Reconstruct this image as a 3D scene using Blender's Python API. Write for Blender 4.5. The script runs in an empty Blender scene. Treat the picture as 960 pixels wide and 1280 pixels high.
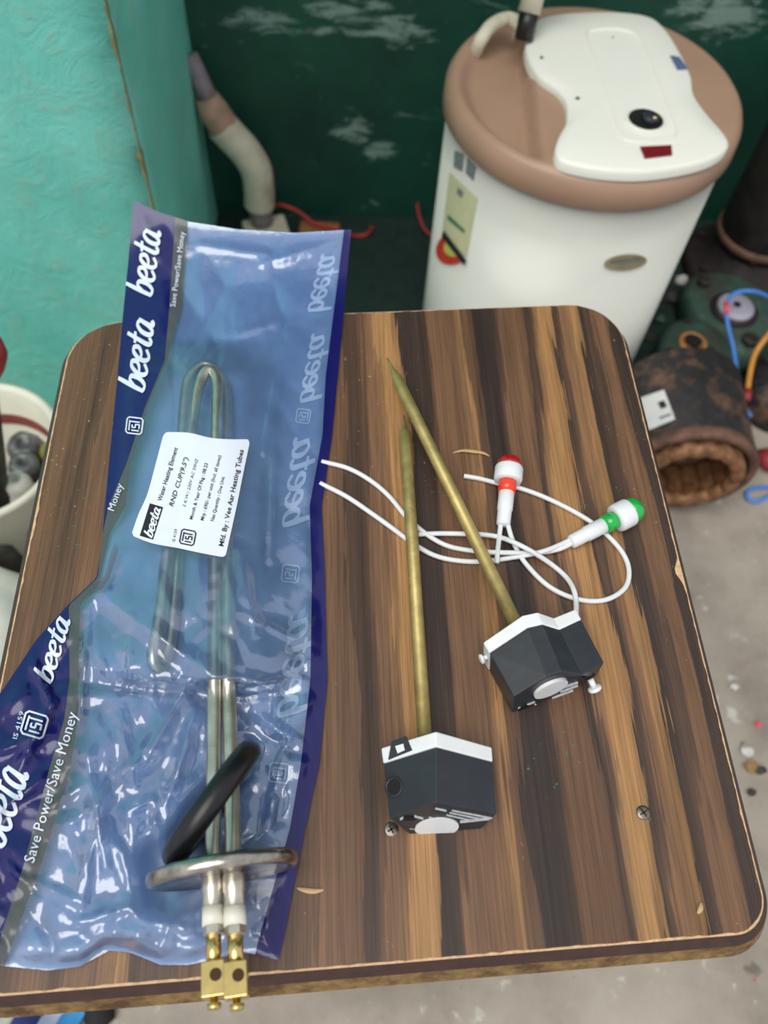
import bpy, bmesh, math, random
import numpy as np
from mathutils import Vector, Matrix, noise as mnoise
random.seed(7)
scene = bpy.context.scene
C = scene.collection

# ------------------------------------------------------------------ camera
T = 0.55                     # height of the stool top above the floor
CAMH = T + 0.4734            # camera height
FPX = 1036.96                # focal length in pixels of the 960x1280 frame
R = np.array([[0.99803171, -0.01014088, 0.06188594],
              [-0.04041532, -0.85857906, 0.5110857],
              [0.04795111, -0.51258088, -0.85729897]])   # camera (right, down, forward) -> world
cam_d = bpy.data.cameras.new('camera')
cam = bpy.data.objects.new('camera', cam_d)
C.objects.link(cam)
right, down, fwd = R[:, 0], R[:, 1], R[:, 2]
M = Matrix.Identity(4)
for i in range(3):
    M[i][0] = right[i]; M[i][1] = -down[i]; M[i][2] = -fwd[i]
M[2][3] = CAMH
cam.matrix_world = M
cam_d.sensor_fit = 'VERTICAL'
cam_d.sensor_height = 36.0
cam_d.lens = 36.0 * FPX / 1280.0
cam_d.clip_start = 0.02
cam_d.dof.use_dof = True
cam_d.dof.focus_distance = 0.50
cam_d.dof.aperture_fstop = 6.2
scene.camera = cam

# ------------------------------------------------------------------ light
w = bpy.data.worlds.new('overcast_sky'); scene.world = w
w.use_nodes = True
bg = w.node_tree.nodes['Background']
bg.inputs[0].default_value = (0.93, 0.96, 1.0, 1)
bg.inputs[1].default_value = 0.80
sun_d = bpy.data.lights.new('sun', 'SUN'); sun_d.energy = 2.3; sun_d.angle = math.radians(46)
sun_d.color = (1.0, 0.97, 0.92)
sun = bpy.data.objects.new('sun', sun_d); C.objects.link(sun)
sun.rotation_euler = Vector((0.30, 0.36, -1.0)).to_track_quat('-Z', 'Y').to_euler()
vs = scene.view_settings
vs.view_transform = 'Standard'; vs.look = 'None'; vs.gamma = 1.0
vs.use_curve_mapping = False
vs.exposure = -0.15

# ------------------------------------------------------------------ helpers
def ray(px, py):
    return R @ np.array([px - 480.0, py - 640.0, FPX])
def at(px, py, z=0.0):
    """point on the ray of a pixel at height z above the stool top"""
    d = ray(px, py); t = (z - 0.4734) / d[2]
    return Vector((t * d[0], t * d[1], T + z))
def atf(px, py, z=0.0):
    """same with z above the floor"""
    return at(px, py, z - T)
def aty(px, py, Y):
    d = ray(px, py); t = Y / d[1]
    return Vector((t * d[0], Y, CAMH + t * d[2]))

def s2l(c):
    return tuple(((v / 255.0) / 12.92 if v / 255.0 <= 0.04045 else ((v / 255.0 + 0.055) / 1.055) ** 2.4) for v in c) + (1.0,)

class NT:
    def __init__(self, name):
        self.m = bpy.data.materials.new(name); self.m.use_nodes = True
        self.t = self.m.node_tree; self.n = self.t.nodes; self.l = self.t.links
        self.p = self.n['Principled BSDF']; self.out = self.n['Material Output']
    def new(self, typ, **kw):
        n = self.n.new(typ)
        for k, v in kw.items():
            if isinstance(k, str) and hasattr(n, k): setattr(n, k, v)
        return n
    def link(self, a, b): self.l.new(a, b)
    def coords(self, scale=(1, 1, 1), kind='Object', rot=(0, 0, 0), loc=(0, 0, 0)):
        tc = self.new('ShaderNodeTexCoord'); mp = self.new('ShaderNodeMapping')
        mp.inputs['Scale'].default_value = scale; mp.inputs['Rotation'].default_value = rot
        mp.inputs['Location'].default_value = loc
        self.link(tc.outputs[kind], mp.inputs[0]); return mp.outputs[0]
    def noise(self, vec, scale, detail=4, rough=0.55, dist=0.0):
        n = self.new('ShaderNodeTexNoise')
        n.inputs['Scale'].default_value = scale; n.inputs['Detail'].default_value = detail
        n.inputs['Roughness'].default_value = rough; n.inputs['Distortion'].default_value = dist
        self.link(vec, n.inputs['Vector']); return n.outputs['Fac']
    def ramp(self, fac, stops, interp='LINEAR'):
        r = self.new('ShaderNodeValToRGB'); cr = r.color_ramp; cr.interpolation = interp
        while len(cr.elements) > len(stops): cr.elements.remove(cr.elements[-1])
        while len(cr.elements) < len(stops): cr.elements.new(0.5)
        for e, (p, c) in zip(cr.elements, stops):
            e.position = p; e.color = c if len(c) == 4 else tuple(c) + (1,)
        self.link(fac, r.inputs[0]); return r.outputs[0]
    def mix(self, fac, a, b, mode='MIX'):
        m = self.new('ShaderNodeMix', data_type='RGBA', blend_type=mode)
        for sock, v in ((m.inputs[0], fac), (m.inputs[6], a), (m.inputs[7], b)):
            if hasattr(v, 'is_linked'): self.link(v, sock)
            else: sock.default_value = v
        return m.outputs[2]
    def math(self, op, a, b=0.0):
        m = self.new('ShaderNodeMath', operation=op)
        for sock, v in ((m.inputs[0], a), (m.inputs[1], b)):
            if hasattr(v, 'is_linked'): self.link(v, sock)
            else: sock.default_value = v
        return m.outputs[0]
    def bump(self, h, strength=0.3, dist=0.002):
        b = self.new('ShaderNodeBump'); b.inputs['Strength'].default_value = strength
        b.inputs['Distance'].default_value = dist
        self.link(h, b.inputs['Height']); self.link(b.outputs[0], self.p.inputs['Normal'])

MATS = {}
def simple(name, rgb, rough=0.5, metal=0.0, var=0.12, scale=60.0, bump=0.0, spec=0.5, coat=0.0, dark=None, dark_amt=(0.5, 0.7)):
    k = NT(name)
    c = s2l(rgb); v = k.coords()
    n = k.noise(v, scale, 4)
    lo = tuple(x * (1 - var) for x in c[:3]) + (1,); hi = tuple(min(1, x * (1 + var)) for x in c[:3]) + (1,)
    col = k.ramp(n, [(0.3, lo), (0.7, hi)])
    if dark:
        n2 = k.noise(k.coords(loc=(3, 1, 2)), scale * 0.35, 6, 0.65)
        f = k.ramp(n2, [(dark_amt[0], (0, 0, 0, 1)), (dark_amt[1], (1, 1, 1, 1))])
        col = k.mix(f, col, s2l(dark))
    k.link(col, k.p.inputs['Base Color'])
    k.p.inputs['Roughness'].default_value = rough; k.p.inputs['Metallic'].default_value = metal
    k.p.inputs['Specular IOR Level'].default_value = spec
    k.p.inputs['Coat Weight'].default_value = coat
    if bump: k.bump(n, bump, 0.003)
    MATS[name] = k.m
    return k.m

def base_of(o):
    b = Vector((0, 0, 0))
    while o is not None:
        b += o.location; o = o.parent
    return b
def obj(name, verts, faces, m, parent=None, smooth=False, kind=None):
    b = base_of(parent)
    me = bpy.data.meshes.new(name)
    me.from_pydata([tuple(Vector(v) - b) for v in verts], [], faces)
    me.update()
    for mm in (m if isinstance(m, (list, tuple)) else [m]):
        me.materials.append(MATS[mm] if isinstance(mm, str) else mm)
    if smooth: me.polygons.foreach_set('use_smooth', [True] * len(me.polygons))
    o = bpy.data.objects.new(name, me); C.objects.link(o)
    if parent: o.parent = parent
    if kind: o['kind'] = kind
    return o
def fixn(o):
    bm = bmesh.new(); bm.from_mesh(o.data)
    bmesh.ops.recalc_face_normals(bm, faces=bm.faces); bm.to_mesh(o.data); bm.free(); return o
def bevel(o, width, seg=2, angle=30):
    md = o.modifiers.new('bevel', 'BEVEL'); md.width = width; md.segments = seg
    md.limit_method = 'ANGLE'; md.angle_limit = math.radians(angle)
    return o
def thing(name, label, cat, loc, group=None):
    o = bpy.data.objects.new(name, None); C.objects.link(o); o.location = loc
    o.empty_display_size = 0.02
    return tag(o, label, cat, group)
def tag(o, label, cat, group=None):
    o['label'] = label; o['category'] = cat
    if group: o['group'] = group
    return o
def struct(o, label=None):
    o['kind'] = 'structure'
    if label: o['label'] = label
    return o

# shapes return (verts, faces)
def join(*gs):
    V, F = [], []
    for v, f in gs:
        k = len(V); V += list(v); F += [tuple(i + k for i in q) for q in f]
    return V, F
def box(c, s, rz=0.0, tilt=None):
    c = Vector(c); m = Matrix.Rotation(rz, 3, 'Z')
    if tilt is not None: m = tilt
    V = [c + m @ Vector((x * s[0] / 2, y * s[1] / 2, z * s[2] / 2)) for x in (-1, 1) for y in (-1, 1) for z in (-1, 1)]
    F = [(0, 1, 3, 2), (4, 6, 7, 5), (0, 4, 5, 1), (2, 3, 7, 6), (0, 2, 6, 4), (1, 5, 7, 3)]
    return V, F
def frame(axis, upish=(0, 0, 1)):
    a = Vector(axis).normalized(); u = Vector(upish)
    if abs(a.dot(u.normalized())) > 0.98: u = Vector((0, 1, 0))
    s = a.cross(u).normalized(); t = s.cross(a).normalized()
    return s, t, a
def lathe(profile, origin, axis=(0, 0, 1), seg=48, caps=True, upish=(0, 0, 1)):
    """profile: list of (radius, height along the axis)"""
    s, t, a = frame(axis, upish); o = Vector(origin); V, F = [], []
    for r, h in profile:
        for k in range(seg):
            an = 2 * math.pi * k / seg
            V.append(o + a * h + (s * math.cos(an) + t * math.sin(an)) * r)
    for i in range(len(profile) - 1):
        for k in range(seg):
            k2 = (k + 1) % seg
            F.append((i * seg + k, i * seg + k2, (i + 1) * seg + k2, (i + 1) * seg + k))
    if caps:
        F.append(tuple(reversed(range(seg)))); n = len(profile) - 1
        F.append(tuple(n * seg + k for k in range(seg)))
    return V, F
def catmull(pts, n=8, closed=False):
    P = [np.array(p, float) for p in pts]; out = []
    N = len(P)
    for i in range(N if closed else N - 1):
        if closed: p0, p1, p2, p3 = P[(i - 1) % N], P[i], P[(i + 1) % N], P[(i + 2) % N]
        else: p0, p1, p2, p3 = P[max(i - 1, 0)], P[i], P[i + 1], P[min(i + 2, N - 1)]
        for k in range(n):
            t = k / n
            out.append(0.5 * ((2 * p1) + (-p0 + p2) * t + (2 * p0 - 5 * p1 + 4 * p2 - p3) * t * t + (-p0 + 3 * p1 - 3 * p2 + p3) * t ** 3))
    if not closed: out.append(P[-1])
    return out
def tube(path, r, seg=10, caps=True, radii=None):
    P = [Vector(p) for p in path]; V, F = [], []
    n = len(P); t0 = (P[1] - P[0]).normalized(); s, u, _ = frame(t0)
    for i in range(n):
        t = (P[min(i + 1, n - 1)] - P[max(i - 1, 0)])
        t = t.normalized() if t.length > 1e-9 else t0
        u = (u - t * u.dot(t)); u = u.normalized() if u.length > 1e-6 else frame(t)[1]
        s = t.cross(u)
        rr = radii[i] if radii else r
        for k in range(seg):
            an = 2 * math.pi * k / seg
            V.append(P[i] + (s * math.cos(an) + u * math.sin(an)) * rr)
    for i in range(n - 1):
        for k in range(seg):
            k2 = (k + 1) % seg
            F.append((i * seg + k, i * seg + k2, (i + 1) * seg + k2, (i + 1) * seg + k))
    if caps:
        F.append(tuple(reversed(range(seg)))); F.append(tuple((n - 1) * seg + k for k in range(seg)))
    return V, F
def prism(bot, top):
    """two loops of equal length"""
    n = len(bot); V = list(bot) + list(top)
    F = [tuple(reversed(range(n))), tuple(range(n, 2 * n))]
    F += [(i, (i + 1) % n, n + (i + 1) % n, n + i) for i in range(n)]
    return V, F
def torus(c, axis, Rr, r, seg=40, rs=14, upish=(0, 0, 1)):
    s, t, a = frame(axis, upish); c = Vector(c); V, F = [], []
    for i in range(seg):
        A = 2 * math.pi * i / seg; d = s * math.cos(A) + t * math.sin(A)
        for k in range(rs):
            B = 2 * math.pi * k / rs
            V.append(c + d * (Rr + r * math.cos(B)) + a * r * math.sin(B))
    for i in range(seg):
        for k in range(rs):
            i2, k2 = (i + 1) % seg, (k + 1) % rs
            F.append((i * rs + k, i2 * rs + k, i2 * rs + k2, i * rs + k2))
    return V, F
def lump(c, s, seed=0, rough=0.25, n=2):
    """small irregular stone"""
    bm = bmesh.new(); bmesh.ops.create_icosphere(bm, subdivisions=n, radius=1)
    V = []
    for v in bm.verts:
        k = 1 + rough * mnoise.noise(v.co * 1.6 + Vector((seed * 3.1, seed, 0)))
        V.append(Vector(c) + Vector((v.co.x * s[0], v.co.y * s[1], max(v.co.z, -0.7) * s[2])) * k)
    F = [tuple(v.index for v in f.verts) for f in bm.faces]; bm.free()
    return V, F

# ------------------------------------------------------------------ materials
# printed laminate: brown streaks along the depth of the stool
k = NT('wood_laminate')
tc = k.new('ShaderNodeTexCoord'); geo = tc.outputs['Object']
def mapped(sx, sy, loc=(0, 0, 0)):
    mp = k.new('ShaderNodeMapping'); mp.inputs['Scale'].default_value = (sx, sy, 1); mp.inputs['Location'].default_value = loc
    k.link(geo, mp.inputs[0]); return mp.outputs[0]
sep = k.new('ShaderNodeSeparateXYZ'); k.link(geo, sep.inputs[0])
d1 = k.noise(mapped(14, 3.0), 1.0, 3, 0.5)
d2 = k.noise(mapped(85, 4.5, (5, 2, 0)), 1.0, 4, 0.6)
d3 = k.noise(mapped(330, 4, (1, 7, 0)), 1.0, 4, 0.7)
xd = k.math('ADD', sep.outputs['X'], k.math('MULTIPLY', k.math('SUBTRACT', d1, 0.5), 0.034))
xd = k.math('ADD', xd, k.math('MULTIPLY', k.math('SUBTRACT', d2, 0.5), 0.020))
xd = k.math('ADD', xd, k.math('MULTIPLY', k.math('SUBTRACT', d3, 0.5), 0.012))
u = k.math('DIVIDE', k.math('ADD', xd, 0.20), 0.44)
DK, MD, LT, RD, DD = s2l((80, 61, 50)), s2l((114, 85, 64)), s2l((174, 131, 86)), s2l((128, 95, 71)), s2l((62, 50, 46))
bands = [(-.2, MD), (-.185, DK), (-.175, RD), (-.16, DK), (-.152, RD), (-.135, MD), (-.13, LT), (-.122, DK), (-.1, MD), (-.06, DK), (-.03, RD),
         (-.008, DK), (.004, DK), (.008, RD), (.019, MD), (.022, LT), (.034, LT), (.037, DD), (.052, DK), (.056, RD), (.074, MD), (.079, LT), (.083, MD),
         (.092, DD), (.106, DD), (.112, MD), (.126, RD), (.135, DD), (.140, RD), (.143, LT), (.153, LT), (.158, DD)]
bands2 = [(.11, DD), (.158, DD), (.163, RD), (.172, LT), (.178, DD), (.19, MD), (.197, RD), (.203, DD), (.213, DK), (.22, RD), (.24, MD)]
def bramp(bs):
    return k.ramp(u, [((x + .2) / .44, c) for x, c in bs])
left_c, right_c = bramp(bands), bramp(bands2)
def bramp2(bs):
    return k.ramp(u, [((x + .2) / .44, c) for x, c in bs], 'CONSTANT')
left_c = k.mix(0.55, left_c, bramp2(bands)); right_c = k.mix(0.55, right_c, bramp2(bands2))
sel = k.math('GREATER_THAN', u, (.158 + .2) / .44)
col = k.mix(sel, left_c, right_c)
# long dark and pale grain lines
g1 = k.noise(mapped(260, 3.2, (3, 9, 0)), 1.0, 4, 0.65)
gr = k.ramp(g1, [(0.32, (0.50, 0.48, 0.48, 1)), (0.50, (1, 1, 1, 1)), (0.70, (1.15, 1.12, 1.1, 1))])
col = k.mix(0.55, col, gr, 'MULTIPLY')
g2 = k.noise(mapped(900, 16, (3, 1, 0)), 1.0, 3, 0.7)
g2r = k.ramp(g2, [(0.28, (0.42, 0.42, 0.42, 1)), (0.62, (1.15, 1.12, 1.08, 1))])
col = k.mix(0.7, col, g2r, 'MULTIPLY')
m1 = k.noise(mapped(34, 3.0, (8, 3, 0)), 1.0, 3, 0.5)
col = k.mix(0.5, col, k.ramp(m1, [(0.32, (0.55, 0.52, 0.52, 1)), (0.55, (1.0, 1.0, 1.0, 1)), (0.75, (1.25, 1.18, 1.1, 1))]), 'MULTIPLY')
# scratches and pale flecks of wear
fl = k.noise(mapped(520, 330, (2, 2, 0)), 1.0, 2, 0.5)
area = k.noise(mapped(9, 9, (4, 4, 0)), 1.0, 3, 0.5)
ff = k.math('MULTIPLY', k.ramp(fl, [(0.72, (0, 0, 0, 1)), (0.75, (1, 1, 1, 1))]), k.ramp(area, [(0.50, (0, 0, 0, 1)), (0.62, (1, 1, 1, 1))]))
col = k.mix(ff, col, s2l((196, 160, 112)))
pf = k.noise(mapped(300, 420, (9, 5, 0)), 1.0, 2, 0.5); pa_ = k.noise(mapped(11, 11, (1, 6, 0)), 1.0, 2, 0.5)
pm = k.math('MULTIPLY', k.ramp(pf, [(0.72, (0, 0, 0, 1)), (0.74, (1, 1, 1, 1))]), k.ramp(pa_, [(0.60, (0, 0, 0, 1)), (0.64, (1, 1, 1, 1))]))
col = k.mix(pm, col, s2l((46, 128, 104)))
k.link(col, k.p.inputs['Base Color'])
k.link(k.ramp(g2, [(0.3, (0.42, 0.42, 0.42, 1)), (0.7, (0.34, 0.34, 0.34, 1))]), k.p.inputs['Roughness'])
k.p.inputs['Specular IOR Level'].default_value = 0.4
k.bump(g2, 0.12, 0.0004)
MATS['wood_laminate'] = k.m

simple('edge_brown', (62, 38, 32), 0.5, var=0.25, scale=120)
simple('plywood', (132, 104, 62), 0.8, var=0.35, scale=200, dark=(84, 58, 34), dark_amt=(0.45, 0.62))
simple('chipped_board', (214, 178, 138), 0.9, var=0.2, scale=400)
simple('leg_wood', (96, 66, 44), 0.6, var=0.2)
simple('screw_steel', (150, 138, 128), 0.38, 0.9, var=0.3, scale=500, dark=(60, 48, 40))
simple('screw_slot', (38, 30, 27), 0.6)
simple('brass_rod', (184, 166, 108), 0.5, 0.75, var=0.18, scale=90, dark=(140, 124, 78), dark_amt=(0.52, 0.75))
simple('brass_bright', (224, 198, 130), 0.26, 1.0, var=0.1, scale=120)
simple('brass_hole', (70, 46, 18), 0.5, 0.5)
simple('black_plastic', (44, 48, 54), 0.42, var=0.18, scale=70, bump=0.05)
simple('black_deep', (9, 9, 10), 0.7)
simple('white_plastic', (232, 234, 236), 0.42, var=0.04)
simple('white_print', (196, 198, 202), 0.6, var=0.2, scale=400)
simple('wire_white', (228, 230, 232), 0.4, var=0.04)
simple('lens_red', (176, 22, 20), 0.12, var=0.1, coat=0.6)
simple('lens_red_neck', (236, 62, 34), 0.2, var=0.06, coat=0.4)
simple('lens_green', (20, 176, 72), 0.12, var=0.1, coat=0.6)
simple('black_rubber', (20, 20, 22), 0.35, var=0.15, scale=80)
simple('porcelain', (226, 226, 212), 0.4, var=0.06)
simple('bag_navy', (20, 17, 92), 0.22, var=0.06, coat=0.25)
simple('bag_grey', (80, 84, 86), 0.25, var=0.06, coat=0.2)
simple('print_white', (222, 230, 246), 0.5, var=0.03)
simple('print_pale', (208, 224, 248), 0.5, var=0.05)
simple('sticker_white', (232, 238, 250), 0.42, var=0.02)
simple('ink_black', (24, 26, 34), 0.6)
simple('shaving', (204, 170, 124), 0.8)

k = NT('steel_tube')          # nickel plated tube
n = k.noise(k.coords(), 80, 4)
k.link(k.ramp(n, [(0.3, s2l((176, 170, 156))), (0.7, s2l((220, 214, 202)))]), k.p.inputs['Base Color'])
k.p.inputs['Metallic'].default_value = 0.9; k.p.inputs['Roughness'].default_value = 0.3
MATS['steel_tube'] = k.m
k = NT('steel_flange')
n = k.noise(k.coords(), 140, 5)
k.link(k.ramp(n, [(0.3, s2l((140, 134, 126))), (0.7, s2l((200, 194, 186)))]), k.p.inputs['Base Color'])
k.p.inputs['Metallic'].default_value = 1.0; k.p.inputs['Roughness'].default_value = 0.22
k.bump(n, 0.1, 0.001)
MATS['steel_flange'] = k.m

k = NT('bag_back_blue')       # milky blue rear film
n = k.noise(k.coords(), 30, 4)
k.link(k.ramp(n, [(0.3, s2l((98, 130, 182))), (0.7, s2l((120, 152, 200)))]), k.p.inputs['Base Color'])
k.p.inputs['Roughness'].default_value = 0.3
k.p.inputs['Coat Weight'].default_value = 0.3
MATS['bag_back_blue'] = k.m

k = NT('bag_clear_film')      # clear glossy film with a faint blue haze
k.n.remove(k.p)
tr = k.new('ShaderNodeBsdfTransparent'); tr.inputs[0].default_value = (0.90, 0.95, 1.0, 1)
df = k.new('ShaderNodeBsdfDiffuse'); df.inputs[0].default_value = s2l((150, 182, 226))
gl = k.new('ShaderNodeBsdfGlossy'); gl.inputs[0].default_value = (1, 1, 1, 1); gl.inputs['Roughness'].default_value = 0.15
fr = k.new('ShaderNodeFresnel'); fr.inputs[0].default_value = 1.5
a = k.new('ShaderNodeMixShader'); b = k.new('ShaderNodeMixShader')
hz = k.noise(k.coords(), 16, 3)
k.link(k.ramp(hz, [(0.3, (0.10,) * 3 + (1,)), (0.7, (0.22,) * 3 + (1,))]), a.inputs[0])
k.link(tr.outputs[0], a.inputs[1]); k.link(df.outputs[0], a.inputs[2])
k.link(k.math('MINIMUM', k.math('MULTIPLY', fr.outputs[0], 3.2), 1.0), b.inputs[0])
k.link(a.outputs[0], b.inputs[1]); k.link(gl.outputs[0], b.inputs[2])
bn = k.noise(k.coords(loc=(2, 2, 2)), 120, 4, 0.6, 0.8)
bp = k.new('ShaderNodeBump'); bp.inputs['Strength'].default_value = 0.16; bp.inputs['Distance'].default_value = 0.002
k.link(bn, bp.inputs['Height']); k.link(bp.outputs[0], gl.inputs['Normal'])
k.link(b.outputs[0], k.out.inputs[0])
MATS['bag_clear_film'] = k.m

# room
k = NT('turquoise_plaster')
v = k.coords()
n1 = k.noise(v, 7, 6, 0.6); n2 = k.noise(k.coords(loc=(4, 4, 4)), 22, 8, 0.7, 1.5)
c = k.ramp(n1, [(0.3, s2l((104, 206, 190))), (0.7, s2l((132, 224, 208)))])
c = k.mix(k.ramp(n2, [(0.50, (0, 0, 0, 1)), (0.66, (0.6, 0.6, 0.6, 1))]), c, s2l((150, 196, 180)))
c = k.mix(k.ramp(k.noise(k.coords(loc=(9, 1, 4)), 40, 5, 0.6), [(0.72, (0, 0, 0, 1)), (0.78, (0.7, 0.7, 0.7, 1))]), c, s2l((66, 120, 112)))
k.link(c, k.p.inputs['Base Color']); k.p.inputs['Roughness'].default_value = 0.6
k.bump(n2, 0.6, 0.008)
MATS['turquoise_plaster'] = k.m
simple('worn_corner', (122, 128, 92), 0.9, var=0.3, scale=120, dark=(84, 84, 62))
k = NT('dark_green_wall')
n1 = k.noise(k.coords(), 6, 6, 0.65)
c = k.ramp(n1, [(0.3, s2l((12, 58, 46))), (0.7, s2l((24, 84, 66)))])
n2 = k.noise(k.coords((3.0, 3.0, 9.0), loc=(1.3, 0, 2.2)), 2.4, 9, 0.72, 0.6)
c = k.mix(k.ramp(n2, [(0.60, (0, 0, 0, 1)), (0.70, (0.8, 0.8, 0.8, 1))]), c, s2l((132, 168, 156)))
sw = k.new('ShaderNodeSeparateXYZ'); k.link(k.coords(), sw.inputs[0])
def blotch(x0, z0, a_, b_):
    dx_ = k.math('DIVIDE', k.math('SUBTRACT', sw.outputs['X'], x0), a_); dz_ = k.math('DIVIDE', k.math('SUBTRACT', sw.outputs['Z'], z0), b_)
    return k.math('ADD', k.math('MULTIPLY', dx_, dx_), k.math('MULTIPLY', dz_, dz_))
n4 = k.noise(k.coords((1, 1, 3.2)), 16, 8, 0.75, 0.5)
for x_, y_, a_, b_ in ((440, 14, .10, .030), (500, 40, .075, .035), (420, 40, .12, .012), (440, 165, .05, .05), (475, 190, .05, .03), (330, 24, .08, .03), (905, 20, .12, .06)):
    c0_ = aty(x_, y_, 1.24)
    dd_ = k.math('SUBTRACT', k.math('MULTIPLY', n4, 3.4), k.math('ADD', blotch(c0_.x, c0_.z, a_, b_), 1.0))
    c = k.mix(k.ramp(dd_, [(0.36, (0, 0, 0, 1)), (0.75, (0.75, 0.75, 0.75, 1))]), c, s2l((150, 176, 166)))
n3 = k.noise(k.coords(loc=(5, 5, 5)), 60, 4, 0.6)
c = k.mix(k.ramp(n3, [(0.68, (0, 0, 0, 1)), (0.76, (0.6, 0.6, 0.6, 1))]), c, s2l((140, 168, 156)))
k.link(c, k.p.inputs['Base Color']); k.p.inputs['Roughness'].default_value = 0.55
k.bump(n1, 0.3, 0.01)
MATS['dark_green_wall'] = k.m
k = NT('concrete_floor')      # stained concrete, colour turns dark green towards the rear wall
v = k.coords()
n1 = k.noise(v, 5, 7, 0.62); n2 = k.noise(k.coords(loc=(3, 3, 3)), 38, 5, 0.6)
c = k.ramp(n1, [(0.28, s2l((122, 112, 102))), (0.5, s2l((160, 150, 138))), (0.75, s2l((182, 174, 162)))])
c = k.mix(k.ramp(n2, [(0.62, (0, 0, 0, 1)), (0.70, (0.7, 0.7, 0.7, 1))]), c, s2l((206, 204, 196)))
for lo, off, sc, rgb in ((0.72, (7, 2, 1), 22, (96, 150, 142)), (0.735, (1, 8, 2), 34, (96, 122, 156)), (0.745, (2, 5, 9), 36, (164, 96, 90)), (0.66, (9, 9, 3), 20, (104, 92, 82))):
    nn = k.noise(k.coords(loc=off), sc, 3, 0.5)
    c = k.mix(k.ramp(nn, [(lo, (0, 0, 0, 1)), (lo + 0.03, (0.8, 0.8, 0.8, 1))]), c, s2l(rgb))
sp = k.new('ShaderNodeSeparateXYZ'); k.link(v, sp.inputs[0])
edge = k.math('ADD', sp.outputs['Y'], k.math('MULTIPLY', k.math('SUBTRACT', n1, 0.5), 0.25))
c = k.mix(k.ramp(edge, [(0.80, (0, 0, 0, 1)), (0.86, (1, 1, 1, 1))]), c, k.ramp(n2, [(0.3, s2l((10, 32, 26))), (0.70, s2l((22, 50, 42))), (0.82, s2l((70, 92, 82)))]))
k.link(c, k.p.inputs['Base Color']); k.p.inputs['Roughness'].default_value = 0.75
k.bump(n2, 0.3, 0.004)
MATS['concrete_floor'] = k.m
simple('heater_cream', (206, 208, 198), 0.3, var=0.03, scale=12)
simple('heater_brown', (168, 136, 114), 0.36, var=0.05, scale=14)
simple('heater_white', (236, 236, 226), 0.34, var=0.02, scale=12)
simple('badge_beige', (172, 162, 130), 0.4, 0.4)
simple('dark_red', (120, 22, 30), 0.3)
simple('blue_patch', (84, 104, 140), 0.5)
simple('label_yellow', (214, 214, 170), 0.5, var=0.05)
simple('label_green', (70, 130, 86), 0.5)
simple('label_red', (206, 60, 48), 0.5)
simple('label_lime', (200, 200, 96), 0.5)
simple('label_grey', (120, 128, 128), 0.5)
simple('pvc', (206, 200, 178), 0.5, var=0.1, scale=40, dark=(150, 132, 108), dark_amt=(0.55, 0.75))
simple('pvc_brown', (170, 138, 118), 0.6, var=0.2, scale=50)
simple('pvc_grey', (132, 122, 128), 0.55, var=0.15)
simple('cream_block', (206, 200, 176), 0.7, var=0.12, scale=60)
simple('brown_block', (140, 92, 58), 0.8, var=0.3)
simple('wire_red', (186, 52, 50), 0.45)
simple('wire_blue', (72, 132, 214), 0.45)
simple('wire_orange', (204, 142, 58), 0.45)
simple('wire_pink', (222, 84, 100), 0.5)
simple('iron_black', (48, 46, 48), 0.5, 0.3, var=0.3, scale=50, dark=(118, 88, 70), dark_amt=(0.51, 0.64), bump=0.3)
simple('iron_rust', (112, 82, 68), 0.75, 0.2, var=0.35, scale=60, dark=(64, 48, 44), bump=0.3)
simple('copper_wind', (138, 98, 66), 0.55, 0.3, var=0.35, scale=110, dark=(88, 54, 34), bump=0.4)
simple('pump_dark', (52, 48, 44), 0.55, 0.35, var=0.25, scale=50, dark=(30, 27, 26))
simple('pump_base', (48, 38, 38), 0.6, 0.3, var=0.35, scale=40, dark=(24, 20, 20))
simple('cast_green', (56, 84, 72), 0.6, 0.1, var=0.35, scale=45, dark=(62, 66, 58), dark_amt=(0.45, 0.6), bump=0.4)
simple('cast_ring', (184, 130, 74), 0.5, 0.3, var=0.2)
simple('lilac_disc', (176, 172, 188), 0.5, 0.2, var=0.15, scale=40)
simple('grey_disc', (104, 106, 112), 0.5, 0.4, var=0.25)
simple('paper_label', (214, 214, 212), 0.6, var=0.05)
simple('tub_white', (224, 222, 204), 0.5, var=0.06, scale=20)
simple('tub_white_cap', (226, 224, 208), 0.5, var=0.05)
simple('tub_stripe', (150, 74, 66), 0.6, var=0.2)
simple('scrap_grey', (112, 116, 116), 0.45, 0.5, var=0.4, scale=60, dark=(52, 54, 54))
simple('scrap_dark', (60, 60, 54), 0.6, 0.2, var=0.4)
simple('scrap_olive', (128, 124, 62), 0.6, var=0.3)
simple('grip_red', (150, 44, 50), 0.5, var=0.15)
simple('sack_white', (228, 230, 220), 0.55, var=0.05, bump=0.1)
simple('cloth_navy', (46, 56, 118), 0.8); simple('cloth_pale', (178, 182, 206), 0.8)
simple('cloth_blue', (52, 134, 190), 0.7); simple('cloth_dark', (28, 28, 30), 0.8); simple('cloth_grey', (176, 178, 166), 0.8)
simple('stone_pale', (206, 204, 196), 0.8, var=0.15); simple('stone_tan', (150, 120, 76), 0.8, var=0.25); simple('stone_dark', (62, 58, 52), 0.8, var=0.25)
simple('paint_teal', (60, 150, 140), 0.6)

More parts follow.
